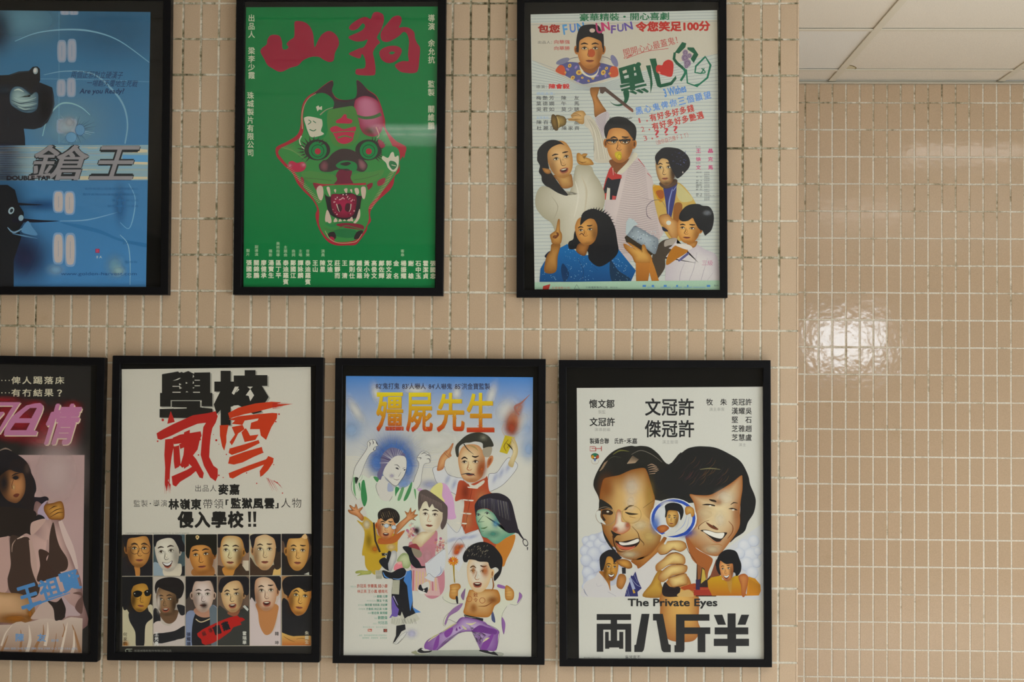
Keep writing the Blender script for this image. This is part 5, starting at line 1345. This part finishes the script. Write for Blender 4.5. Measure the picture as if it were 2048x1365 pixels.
S('1f1a18', '750,580 740,460 820,380 960,355 1090,400 1160,500 1160,600 1110,660 1060,640 1020,560 940,580 880,620 800,560')
for i in range(26): L(random.choice(('8c7858', '54463c')), [(780+i*13, 420+(i*37) % 120), (800+i*13, 460+(i*37) % 120)], 9, 2, smooth=False)
L('2c2420', '660,640 670,800 690,1000 780,1220', 34, 34, smooth=False); P('1f1c1c', '810,1240 960,1230 950,1290 820,1290'); RING('a8a8a0', 900, 1262, 18, 28)
# stand-in figure in a dark robe, seen from the side
ZM(680, 1080, 9.752)
S('1a1c22', '760,420 880,350 960,500 1000,620 860,560'); G('8c8c90', 'b4b4b0', '940,400 1000,240 1070,215 1110,260 1100,400 1060,480 1000,620 950,600', 1040, 340); S('1a1c22', '940,230 1000,260 930,480 900,420')
G('7c8440', '9c9c54', '310,620 400,600 520,610 600,605 600,670 440,690 330,705 400,660 310,660', 500, 640); P('a08c38', '600,610 690,600 690,690 640,670'); P('aaa898', '690,600 830,600 830,770 700,770')
for i in range(6): L(INK, [(700+i*22, 605), (720+i*18, 765)], 3, smooth=False); L(INK, [(820-i*22, 605), (800-i*18, 765)], 3, smooth=False)
S('c0707c', '1080,480 1200,430 1240,540 1140,590 1050,590'); 
S('17181e', '830,600 1000,640 1120,580 1240,550 1310,620 1400,610 1400,900 1420,1200 1420,1300 1480,1440 1300,1500 1080,1460 1010,1400 1010,1000 1030,780 860,750')
P('3a6cac', '1290,620 1390,600 1400,900 1415,1200 1370,1400 1330,1100 1310,900 1240,800'); L('4a7cb8', '840,640 880,720 960,760', 10, 8, 26); L('5c84b8', '1030,760 1160,770 1280,700', 8, 6, 20)
P('a0a090', '1030,790 1165,790 1150,1070 1010,1060'); 
for i in range(16): L('6c6c5c', [(1035-i, 800+i*17), (1155-i, 806+i*17)], 3, smooth=False)
P('5c4a94', '1010,1100 1100,1300 1150,1363 1120,1500 960,1530 1010,1450'); L('8c84a8', '1040,1100 1130,1280', 26, 10)
ZM(680, 1190, 9.752)
P('a8a89c', '1010,420 1170,460 1220,270 1250,470 1480,360 1560,480 1380,570 1240,570 1180,620 1090,600 990,560'); P('17181e', '1180,270 1460,340 1260,470'); P('4474b0', '1410,240 1580,345 1470,360')
for i in range(20): x = random.uniform(1010, 1480); L('4c4c48', [(x, 470), (x+random.uniform(-50, 50), 570)], 3, smooth=False)
P('17181e', '1100,610 1270,580 1280,680 1200,720 1100,900 1030,950 1090,800'); S('b4b4b0', '1060,960 1120,850 1200,760 1310,690 1310,740 1200,880 1110,960'); L(INK, '1080,950 1180,800 1300,720', 4); L(INK, '1120,960 1210,860', 4); L(INK, '1030,950 1110,965 1210,880 1315,730', 5)
B('9c9cc0', .6, 1400, 760, 130, 110)
ZM(680, 1080, 9.752)
G('7c8c5c', 'a8b08c', '1110,420 1160,320 1240,260 1320,280 1400,340 1390,460 1330,560 1230,540 1200,440', 1250, 380); S('17181e', '1220,150 1330,130 1420,180 1440,300 1540,420 1600,560 1560,590 1440,530 1370,440 1330,300'); S('7c7464', '1400,150 1520,170 1600,290 1520,360 1430,280'); S('7c3038', '1330,130 1480,80 1560,200 1480,180'); L('17181e', '1540,540 1700,530 1900,505', 50, 6, 26); P('2c6c44', '1780,465 1830,480 1840,570 1780,580'); L(INK, '1220,310 1250,290 1280,300', 5); L(INK, '1340,360 1410,350 1380,420', 6)
S('c0908c', '1120,440 1200,430 1190,480 1130,480'); L('b0b0a8', '1260,560 1300,640 1240,730', 5)
# pink skirt, sleeve and shoe
P('b49494', '1400,560 1650,560 1700,700 1900,740 1960,1100 1690,1090 1500,1000 1410,1000')
for i in range(8): P(random.choice(('a8687c', 'b8a078', 'a4606c')), f'{1420+i*62},{600+i*10} {1450+i*60},{600+i*10} {1440+i*64},1000 {1410+i*64},990')
S('b2b6bc', '1660,480 1700,440 1900,280 2048,200 2048,500 1980,680 1850,740 1820,820 1650,740 1690,700'); L(INK, '1720,450 1900,280 2040,180', 4); L(INK, '1690,700 1740,660 1850,740 1980,680 2010,560', 5); L('7c84a4', '1960,520 1970,640 1880,720', 6, 6, 22)
S('b4b4b0', '1590,880 1720,820 1740,960 1640,1000 1560,960'); S('17181e', '1540,900 1580,880 1620,960 1710,930 1690,1040 1540,990'); S('bcbcb8', '1500,940 1540,980 1690,1045 1560,1050'); E('c0c0bc', 1635, 992, 16)
# young man with open robe
ZM(860, 1080, 9.752)
S('b4b6a8', '250,1110 300,1050 390,1000 560,980 700,920 760,830 800,960 700,1140 660,1260 400,1520 260,1680 250,1600 360,1440 640,1240 420,1250 300,1220'); L(INK, '250,1110 270,1170 430,1250 620,1250 460,1360 300,1500 260,1650 300,1680 360,1560 520,1620 640,1560', 5); S('7c5c88', '640,1240 460,1340 340,1480 280,1650 320,1640 380,1500 560,1380'); S('705478', '650,1000 690,960 660,1180 600,1100')
S('b4b6a8', '1260,820 1330,830 1340,880 1480,950 1640,1010 1740,1020 1800,1110 1700,1270 1560,1260 1500,1300 1420,1500 1480,1700 1440,1850 1380,1740 1280,1720 1220,1580 1080,1600 1200,1400 1340,1200 1330,1000'); L(INK, '1740,1020 1800,1110 1700,1270 1560,1260', 5); S('7c5490', '1330,870 1480,920 1460,960 1320,930'); S('7c5490', '1740,1030 1795,1110 1700,1250 1730,1120'); S('7c5490', '1400,1510 1470,1640 1440,1850 1400,1700'); L(INK, '1500,1300 1400,1500 1440,1850', 5); S('3c4468', '1210,1380 1260,1500 1270,1620 1200,1560')
G('945c18', 'b89868', '700,1200 760,1000 820,980 1240,970 1340,1020 1370,1200 1260,1300 1200,1450 1080,1520 680,1460 680,1300', 960, 1120); B('7c4410', .7, 1220, 1180, 140, 90); B('8c5014', .6, 850, 1330, 90, 120); L('6c3c10', '940,1300 1100,1290 1260,1180', 6, 4, 20)
for x in (765, 1020): RING('8c4420', x, 1158 if x < 900 else 1188, 48, 58)
TV('敕令', 890, 1030, 1230, 90, '7c3814', .01); 
P('1a1c22', '660,1460 1040,1540 1030,1640 700,1570'); L('8c8c80', '680,1490 800,1520 900,1530', 8, 2, 10)
G('945c18', 'b48c50', '380,1120 390,960 400,880 560,860 600,930 550,1000 540,1110 480,1170', 470, 960); G('945c18', 'b48c50', '1460,1000 1490,890 1620,980 1640,1100 1600,1180 1480,1170', 1550, 1040)
for s in ('400,930 540,920', '400,980 540,970', '410,1040 530,1040', '1470,1010 1590,990', '1470,1060 1580,1060', '1480,1110 1580,1120'): L('5c3810', s, 4, 3, 8)
L('a08414', '460,480 475,840', 34, 12, smooth=False); L('5c4c14', '455,500 490,850', 8, 6, smooth=False); S('1c1a22', '500,1120 540,1110 550,1240 520,1240')
for i in range(14): a = i*.45; S(random.choice(('b4601c', 'b8841c', 'a4481c')), [(455+30*math.cos(a+1), 420+30*math.sin(a+1)), (455+110*math.cos(a), 420+95*math.sin(a)), (455+34*math.cos(a-.8), 420+34*math.sin(a-.8))])
B('b0581c', .9, 520, 230, 80, 130, .6); B('a8501c', .8, 620, 130, 70, 50, -.5); B('a4401c', .9, 530, 250, 40, 50)
face(960, 660, 250, 360, .05, 'b89c74', 'bcb8ae', '8c5c34', -.4, 'open', ears=(0, 1), shade=0, brow=1.8)
B('a8602c', .7, 1075, 610, 90, 150); B('a8703c', .6, 850, 600, 50, 140); L('7c4c20', '1210,720 1240,900 1200,1000', 10, 6, 30)
S('17161a', '660,430 640,330 700,200 820,100 960,50 1080,50 1220,110 1330,220 1410,360 1410,520 1370,680 1260,810 1250,700 1340,600 1280,540 1190,570 1150,500 1120,440 960,430 880,400 760,390 720,440')
for i in range(44): a = random.uniform(720, 1160); b = random.uniform(90, 330); L(random.choice(('8c8470', 'a09880', '5c564c')), [(a, b), (a-20, b+30)], 7, 2, smooth=False)
ZM(860, 1190, 9.752)
G('6c3c84', 'a08cb0', '640,440 1030,520 1130,590 1340,710 1330,800 1280,1090 980,1080 1030,860 1080,780 700,720 320,880 120,1110 -100,1060 -60,900 200,750 480,580', 760, 600)
for s in ('320,840 280,740 440,640 420,760', '60,1090 100,900 180,780 160,1000', '820,720 960,600 1120,640 1300,700 1260,780 1000,740', '1000,1060 1060,900 1240,760 1200,900 1100,1080', '500,700 520,640 540,700', '560,660 580,620 600,670'): S(random.choice(('6c3484', '5c2c74')), s)
for s in ('230,740 400,620 520,560', '-40,920 80,820 180,770', '700,560 800,580 900,540', '620,600 680,660 720,680', '1030,930 1100,870 1160,840'): L('b4b088', s, 6, 6, 40)
for s in ('640,440 480,580 200,750 -60,900', '1030,560 1340,710 1290,1090', '980,1080 1030,860 1070,790 700,720 320,880 120,1110'): L(INK, s, 5)
P('8c9088', '-300,1090 980,1080 1400,1130 1420,1200 1000,1215 -300,1215'); G('8c9088', '9c9c90', '1300,1130 1420,1140 1430,1180 1330,1200')
S('17181c', '970,1080 1120,1090 1240,1110 1320,1170 1310,1190 1120,1150 980,1110'); S('b8b8b4', '1130,1095 1240,1110 1180,1120'); L('b8b8b4', '980,1118 1140,1160 1310,1195', 10)
ZM(680, 1190, 9.752)
S('8c8c70', '1390,1130 1480,1100 1560,1140 1700,1160 1500,1170'); S('17181c', '1510,1100 1560,1050 1600,1045 1700,1100 1800,1090 1740,1130 1580,1140'); S('b8b8b4', '1590,1060 1700,1070 1740,1090 1640,1100'); L('b8b8b4', '1490,1080 1520,1130 1600,1150 1740,1140', 10)
# credits
ZM(660, 1040, 4.6545)
for s, x0, x1, y, h, c in (('許冠英 李賽鳳 錢小豪', 250, 536, 600, 36, 'a45a4c'), ('林正英 王小鳳 樓南光', 254, 536, 652, 32, 'a45a4c'), ('黃蝦 元華', 436, 536, 702, 26, '4c8474'), ('陳友 午馬', 436, 536, 742, 26, '4c8474'), ('陳欣健 何冠昌 洪金寶', 326, 534, 782, 24, '4c8474'), ('方俊彪 林正英 元華', 336, 534, 820, 24, '4c8474'), ('曾志偉 黃炳耀', 388, 534, 856, 26, '4c8474'), ('劉觀偉', 446, 534, 898, 32, '4c8474'), ('何冠昌', 446, 534, 944, 32, '4c8474')):
    T(s, x0, y, x1, y+h, c, .012)
for s, x0, x1, y in (('領銜主演', 190, 244, 624), ('主演', 404, 430, 716), ('特別客串演出', 342, 430, 756), ('動作設計', 262, 322, 796), ('武術指導', 266, 328, 832), ('編劇', 352, 384, 870), ('導演', 414, 440, 920), ('出品人', 400, 440, 968)): T(s, x0, y-8, x1, y+8, '7c9a8c')
T('寶禾影業公司　嘉禾影業出品', 306, 994, 530, 1008, '7c9a8c'); R('a03a28', 352, 1018, 390, 1042); T('Bo', 358, 1022, 384, 1038, 'c0b8a8', .03); R('4c1c18', 498, 1018, 532, 1048); T('G', 506, 1022, 526, 1044, 'b06050', .03)
T('出品　嘉禾娛樂事業有限公司香港發行', 272, 1070, 530, 1086, '6c9484'); T('戲院聯映　榮譽獻映　金馬影展', 300, 1094, 530, 1110, '6c9484')
ZM()
finish(fr)
# ---- white sheet with two big painted heads
fr = frame([(1117.8, 720.4), (1541.4, 721), (1544.2, 1335.8), (1119, 1334)], 'black framed white film poster with two large painted heads and a magnifying glass', fw=15)
SH7 = '1153.5,776.5 1526.5,774 1529.3,1320.5 1158,1318.5'
begin(1.55, SH7)
P('b6b6b0', SH7)
ZM(1110, 710, 4.6545)
K = '1c1d1f'
def rowc(s, x0, x1, y0, y1, c=K, b=.02):
    n = len(s); w = (x1-x0)/n
    for i, ch in enumerate(s):
        if ch != '　': TV(ch, x0+w*(i+.5), y0, y1, w*.98, c, b, 1.0)
rowc('懷文鄒', 316, 556, 416, 500, K, .025); rowc('文冠許', 320, 560, 584, 668, K, .025); rowc('製監', 402, 472, 514, 552, '8a8a86', 0); rowc('演導劇編', 366, 516, 680, 714, '8a8a86', 0)
rowc('文冠許', 834, 1298, 404, 574, K, .024); rowc('傑冠許', 834, 1300, 606, 776, K, .024); rowc('演主銜領', 996, 1146, 794, 832, '8a8a86', 0)
rowc('製攝合聯　氏許', 322, 640, 776, 832, K, .025); E(K, 652, 803, 6); rowc('禾嘉', 664, 768, 776, 832, K, .025)
rowc('牧　朱', 1406, 1602, 408, 474, K, .02); rowc('演主串客', 1434, 1580, 490, 526, '8a8a86', 0)
for i, s in enumerate(('英冠許', '漢耀吳', '堅　石', '芝雅趙', '芝慧盧')): rowc(s, 1642, 1834, 408+i*82.5, 474+i*82.5, K, .02)
rowc('演主', 1708, 1780, 822, 856, '8a8a86', 0)
L('96403c', '372,856 326,856 326,896 382,896 382,872 340,872', 7, smooth=False); L('96403c', '378,856 378,896', 7); L('96403c', '384,874 432,874', 7); L('96403c', '432,852 432,898', 8)
E(K, 372, 946, 38, 30); E('1c6048', 372, 932, 26, 16); E('a87c1c', 350, 952, 14, 16); E('9c4428', 396, 952, 14, 16); E('b8b8b0', 372, 958, 8, 8); E('34548c', 372, 980, 7, 14); L('9c8c78', '336,980 352,1014 394,1014 410,980', 4)
# cloud banks
ZM(1150, 1000, 9.752)
P('a2a6b4', '150,740 480,640 900,1000 1000,1700 160,1900')
P('b2b4b8', '3900,300 3640,1960 3000,1900 2800,1100 3100,850')
for x, y, r in ((220, 800, 90), (350, 760, 90), (300, 900, 110), (470, 860, 120), (560, 720, 110), (200, 1000, 110), (370, 1060, 150), (220, 1180, 120), (560, 960, 100), (380, 1300, 120), (250, 1420, 120), (330, 1560, 120), (220, 1700, 90)):
    E('8c92a8', x+6, y+10, r); G('9ea4b6', 'b8bcc4', [(x+r*.98*math.cos(t*.4), y+r*.98*math.sin(t*.4)) for t in range(16)], x-r*.2, y-r*.4)
for x, y, r in ((3300, 900, 130), (3480, 800, 110), (3420, 1080, 150), (3200, 1040, 110), (3560, 1000, 80), (3350, 1250, 140), (3540, 1230, 90), (3450, 1420, 120)):
    E('9aa0b2', x+6, y+10, r); G('aab0bc', 'bcbec4', [(x+r*.98*math.cos(t*.4), y+r*.98*math.sin(t*.4)) for t in range(16)], x-r*.2, y-r*.4)
S('b6b4b4', '1080,1180 1700,900 1900,1000 1760,1200 1500,1700 1300,1880 860,1880 1000,1600 1180,1300')
# left head
S('1b1a17', '760,800 800,1000 760,1010 640,860 560,700 520,500 455,300 470,0 370,-230 360,-330 380,-420 440,-560 560,-760 700,-910 860,-1000 1080,-1050 1180,-1040 1300,-1050 1460,-1020 1620,-900 1830,-690 2100,-900 2100,0 1540,0 1300,-100')
G('7c4a18', 'c0a066', '480,-60 520,-280 560,-400 660,-440 860,-480 1000,-540 1130,-590 1330,-620 1400,-560 1460,-380 1520,-160 1560,0 1520,240 1560,500 1680,640 1640,860 1500,1020 1300,1160 1120,1180 960,1140 840,1060 780,940 720,900 620,740 550,600 520,420 500,200', 1180, 100, 6)
G('7c4818', '9c6830', '1090,1190 1300,1160 1500,1020 1660,820 1760,700 1780,820 1640,1000 1270,1330 1200,1290', 1500, 1060)
B('8c4a14', .55, 620, -220, 190, 300); B('c4c2b8', .5, 1110, -240, 210, 260); B('c4c2b8', .45, 1090, 60, 150, 230); B('c0b898', .6, 1260, 500, 230, 150); B('bca868', .5, 1450, 720, 220, 200); B('a88838', .45, 1450, -60, 120, 380); B('bcb090', .6, 1060, 1070, 220, 90)
S('1b1a17', '480,0 560,20 700,120 730,200 640,170 520,190 470,160'); S('2a2018', '960,200 1060,110 1150,120 1050,150 1000,200'); S('2c1c10', '520,220 640,190 740,240 700,300 540,290 600,400 540,400'); S('2c2010', '980,240 1100,260 1240,280 1080,300 990,260')
L('7c4c20', '1060,330 1180,360', 10, 6, 20); E('c0b8a8', 640, 236, 26, 16)
G('a05a30', 'c8c0b0', '820,210 900,230 920,420 1040,450 1080,520 1050,600 900,680 760,620 720,560 780,460', 880, 440); B('a04a2c', .8, 790, 580, 70, 60); B('a05030', .7, 1020, 500, 60, 80); S('1c1510', '700,600 790,650 900,690 820,700 760,760 740,700')
L('4c2c12', '1110,520 1220,640 1260,760 1340,850 1340,900', 6, 6, 20); L('3c200e', '740,700 770,880 860,1010 1000,1010', 30, 6, 20)
S('241410', '790,800 900,820 1100,780 1230,750 1260,830 1160,940 1000,990 880,960 810,880'); S('c8c4bc', '860,830 1000,840 1120,800 1230,765 1240,820 1120,870 920,890'); S('a8543c', '800,840 860,880 960,920 1100,920 1180,900 1100,970 960,980 860,940'); L('b89068', '820,900 900,990 1050,990 1180,930', 5, 5, 10)
RING('8c7444', 1105, 290, 180, 190, .92); RING('80705c', 600, 320, 190, 200, .9, .25); L('8c7444', '800,240 920,230', 9); L('2c2418', '1330,160 1540,10', 6); S('b8bab4', '420,240 500,220 500,340 600,480 500,440 420,340')
for s in ('600,-420 900,-560 1300,-640', '540,-520 700,-740 1000,-780 1200,-620'): pass
for i in range(7): L('8c745c', [(480+i*14, -560-i*24), (560+i*14, -620-i*24)], 14, 4, smooth=False)
for i in range(8): L('a08870', [(1020+i*20, -700-i*2), (1130+i*16, -860+i*10)], 14, 3, smooth=False)
for i in range(5): L('8c7460', [(1410+i*8, -660+i*40), (1500+i*24, -690+i*44), (1600+i*26, -640+i*40)], 5, 5, 22)
L('5c5c2c', '740,-880 880,-960 1060,-940', 8, 4, 30); L('7c766c', '1100,-880 1280,-960 1500,-880 1700,-730', 4, 4, 9); L('4a4a38', '640,-780 760,-840 900,-820', 3, 3, 8)
# right head
ZM(1330, 1000, 9.752)
S('171718', '80,-680 380,-960 560,-1030 760,-1040 1000,-1010 1260,-890 1480,-740 1620,-480 1660,-300 1750,-80 1770,60 1730,260 1620,440 1550,620 1380,740 1260,830 1300,600 1460,300 1400,-200 1000,0 560,60 300,40 -100,-200 -200,-500')
for i in range(34):
    a = random.uniform(300, 1300); b = random.uniform(-860, -380)
    L(random.choice(('4a2a20', '38222a', '543a1c', '2c2428')), [(a, b), (a-50, b+90), (a-130, b+150)], 4, 2, 8)
L('6c6848', '680,-590 880,-610 1080,-590', 10, 8, 22)
G('8c5424', 'c4b490', '480,-100 620,-90 860,-90 1060,-180 1300,-330 1480,-470 1510,-420 1510,-200 1480,0 1460,220 1460,480 1400,640 1240,860 1130,1000 1050,1090 940,1100 800,1060 640,960 460,830 400,720 560,560 600,300 560,60', 1060, 200, 6)
B('c8c2b0', .6, 1170, -40, 220, 190); B('c4b490', .6, 800, 260, 220, 170); B('c4bca8', .65, 1070, 380, 140, 210); B('bcb090', .6, 920, 970, 220, 110); B('8c4c1c', .45, 1040, 50, 120, 90); B('985c30', .4, 1390, 300, 90, 330)
S('8c5024', '400,700 620,960 880,1110 930,1200 850,1400 820,1560 760,1380 620,1260 500,1100')
S('241810', '860,-10 980,10 1000,50 900,30'); L('241810', '1280,100 1340,60 1420,70', 8, 6, 24); S('20150f', '720,105 820,80 960,100 970,130 880,115 800,110'); E('c8c4b8', 880, 120, 26, 12); S('20150f', '1240,180 1310,160 1400,190 1400,210 1320,190'); E('c8c4b8', 1330, 200, 26, 14)
L('5c3414', '660,580 660,520 760,440 860,400', 20, 6, 12); L('6c3c18', '1240,420 1320,520 1310,640 1220,760', 8, 10, 20); S('5c3018', '800,440 920,500 1040,570 1000,590 880,540'); S('1c120c', '930,490 1010,545 960,530')
S('1e1410', '690,600 820,590 1000,640 1200,640 1190,690 1110,780 1050,830 960,800 860,720 760,640'); S('ccc8c0', '740,610 840,605 1000,650 1150,650 1140,720 1090,760 980,740 860,690'); L('a06848', '800,700 960,820 1060,830 1120,790', 8, 8, 26)
L('8c5820', '900,880 1040,870 1120,900', 5, 5, 14)
# lower small figures
ZM(1150, 1080, 9.752)
S('b4b2b4', '160,1110 160,940 220,820 380,740 460,640 560,740 700,900 860,840 900,960 920,1110'); L('7c8090', '170,960 200,1040 250,1105', 10, 4, 22); L('8c8c9c', '420,850 440,910 530,890', 4); L('6c6c80', '640,1020 720,1060 800,1105', 4)
S('905c24', '470,620 560,740 640,860 690,1000 690,800 760,700 680,640'); 
face(700, 560, 150, 240, .05, '94601f', 'b8883c', '3c200c', .35, 'smile', ears=(1, 0), shade=.45, brow=1.6, beard=1)
S('171519', '480,440 490,330 560,250 680,195 780,220 880,320 910,360 820,410 760,460 740,380 690,330 620,350 580,500 540,600 500,600')
RING('4a3818', 660, 520, 56, 62, 1.0); G('6c3c14', 'b08038', '800,420 900,380 1010,390 1090,440 1115,540 1040,570 950,540 880,510', 960, 460); R('1c1e24', 915, 545, 990, 665); P('b8b8b8', '850,520 910,560 920,660 860,690'); G('7c4c1c', 'a8743c', '850,690 960,680 1000,770 960,900 900,970 810,900')
P('26285c', '1000,1000 1080,780 1090,700 1130,710 1180,620 1230,800 1300,950 1220,1020 1230,1110 970,1110'); P('8c94b0', '1050,760 1090,740 1180,960 1120,980'); P('a8842c', '1120,980 1150,975 1180,1040 1140,1050')
for s in ('1100,760 1200,880 1280,920', '1150,680 1220,840', '1010,900 1060,1105', '1000,1020 1030,1105'): L('9ca4bc', s, 4, 4, 8)
G('845a1c', 'a88434', '1640,600 1720,640 1680,860 1760,1110 1320,1110 1480,860 1560,700', 1580, 900)
# gripping hand
G('8c5424', 'bc9450', '1760,850 1900,720 2060,690 2180,700 2240,780 2280,900 2360,1050 2420,1150 2420,1400 2400,1600 2440,1760 2300,1980 1900,1980 1740,1850 1660,1660 1660,1300 1640,1200 1680,1050', 2080, 1200)
ZM(1330, 1080, 9.752)
S('1c1216', '0,830 100,920 290,930 280,1060 250,1110 0,1110 -60,1000'); S('94401c', '300,940 460,880 600,860 600,980 480,1000 410,1000'); S('b09058', '240,1100 330,1010 480,980 560,1110')
for q, cc in (('-160,180 -40,60 140,20 300,20 390,60 420,160 300,240 150,190 20,280 -100,290', (170, 100)), ('-180,500 -40,380 80,270 200,250 360,310 400,420 350,490 100,490 -60,580 -160,620', (200, 360)), ('-140,760 -80,640 60,520 200,490 420,500 420,620 320,670 120,720 -40,830', (160, 580)), ('60,760 220,700 400,660 440,740 440,860 300,900 140,930', (240, 800))):
    G('8c5826', 'c4ac70', q, *cc)
for s in ('-100,290 20,280 150,200 300,240', '20,330 200,250 350,300', '100,490 300,480 420,520', '70,750 250,690 400,650', '140,930 300,910 440,870'): L('4c2810', s, 6, 4, 14)
L('4a2a12', '400,60 450,220 560,370 620,460', 6, 6, 12)
# right small figure in yellow, and striped shirt
P('2a1e1c', '620,480 770,570 810,790 1000,560 1000,1110 600,1110'); P('7a4824', '630,490 720,540 690,760 640,800'); P('a8903c', '730,560 770,600 800,780 700,860'); P('6c3c28', '1000,380 1060,500 1080,700 860,780')
R('8c2c20', 560, 930, 920, 1090); L('a8602c', '560,970 910,960', 8); R('2c2040', 600, 780, 680, 980)
PV('a88414', '9c5c14', '830,800 900,740 1100,700 1120,780 1200,800 1380,700 1440,700 1500,900 1600,1095 920,1095 840,930'); PV('a8761c', 'b07018', '1630,720 1760,760 1860,880 1870,1000 1830,1090 1590,1095 1610,860'); G('8c4820', 'a86c38', '1430,720 1540,665 1620,720 1620,820 1560,1095 1500,1095 1480,900', 1530, 760); P('9c7430', '1200,800 1310,780 1290,1060 1250,1000')
for i in range(22): L('7c4c10', [(1640+i*10, 760+i*6), (1650+i*9, 1060)], 3, 1, smooth=False)
S('101014', '1000,540 990,450 1060,290 1160,210 1270,192 1390,235 1450,370 1490,500 1470,640 1390,710 1340,640 1080,690')
face(1200, 590, 140, 220, -.1, 'a06034', 'c09058', '50280f', -.35, 'smile', ears=(0, 0), shade=.4, brow=1.5)
S('101014', '1060,380 1050,300 1160,210 1270,192 1390,235 1450,370 1490,500 1470,640 1390,710 1370,560 1320,470 1200,480 1110,430'); S('101014', '1060,400 1060,540 1090,690 1010,600 1000,480')
# magnifying glass
ZM(1330, 1000, 9.752)
L('b8b8b4', '80,720 -10,870', 40, 34, smooth=False)
E('c0c2c2', 165, 365, 458, 392); RING('24449c', 165, 365, 360, 430, .87); E('b4b8bc', 165, 365, 372, 318); B('4c6cb0', .8, -190, 480, 110, 200); B('24449c', .9, 380, 640, 240, 120); B('c8c8c4', .8, 60, 80, 200, 80)
S('b4b4b0', '300,330 420,260 520,320 500,440 420,600 260,680 60,720 -60,690 60,620 200,460'); L('7c8cb0', '430,300 360,500 200,640', 6, 4, 14); L('8c94ac', '470,330 440,500 380,620', 5, 4, 12)
G('8c5a20', 'b48c48', '400,150 480,130 560,180 575,300 520,340 500,270 420,300 390,240', 480, 200)
face(140, 370, 130, 165, .1, '8c5c20', 'c09c58', '40260f', -.2, 'shut', ears=(0, 0), shade=.4, brow=1.7)
S('131317', '10,230 0,120 90,65 220,65 320,110 365,220 340,350 300,400 290,300 250,230 150,210 60,220 30,330 0,340')
G('7c3c18', 'a4602c', '-160,560 -80,500 20,500 80,560 -20,640 -100,640', -40, 560)
ZM(1110, 1180, 4.6545)
# English line in a heavy roman: strokes with slab feet
T('The Private Eyes', 676, 84, 1512, 178, K, .03)
for x, y in ((684, 90), (760, 88)): pass
for s in ('388,228 708,228 708,284 578,284 578,318 710,318 710,580 654,580 654,374 636,374 578,374 578,476 598,476 598,394 636,394 636,552 596,552 596,540 506,540 506,552 466,552 466,394 500,394 500,476 518,476 518,374 450,374 450,580 388,580 388,318 518,318 518,284 388,284',
          '806,226 880,226 832,540 826,564 812,582 738,582 738,518 754,512', '912,226 1004,226 1058,508 1078,516 1078,584 1012,584 996,570 990,556 944,288 912,288', '1126,230 1438,230 1438,290 1206,290 1206,352 1446,352 1446,414 1400,414 1400,584 1328,584 1328,414 1206,414 1206,560 1196,584 1112,584 1112,518 1126,518',
          '1478,236 1558,234 1592,328 1516,328', '1734,234 1808,234 1774,328 1698,328', '1606,222 1682,222 1682,352 1800,352 1800,418 1686,418 1686,458 1806,458 1806,526 1686,526 1686,586 1608,586 1608,526 1478,526 1478,458 1604,458 1604,418 1486,418 1486,352 1606,352'):
    P(K, s)
rowc('童兒宜不', 652, 796, 612, 642, '2c2c2c', .01); T('嘉禾電影有限公司發行', 268, 628, 430, 638, '54544f')
ZM()
finish(fr)
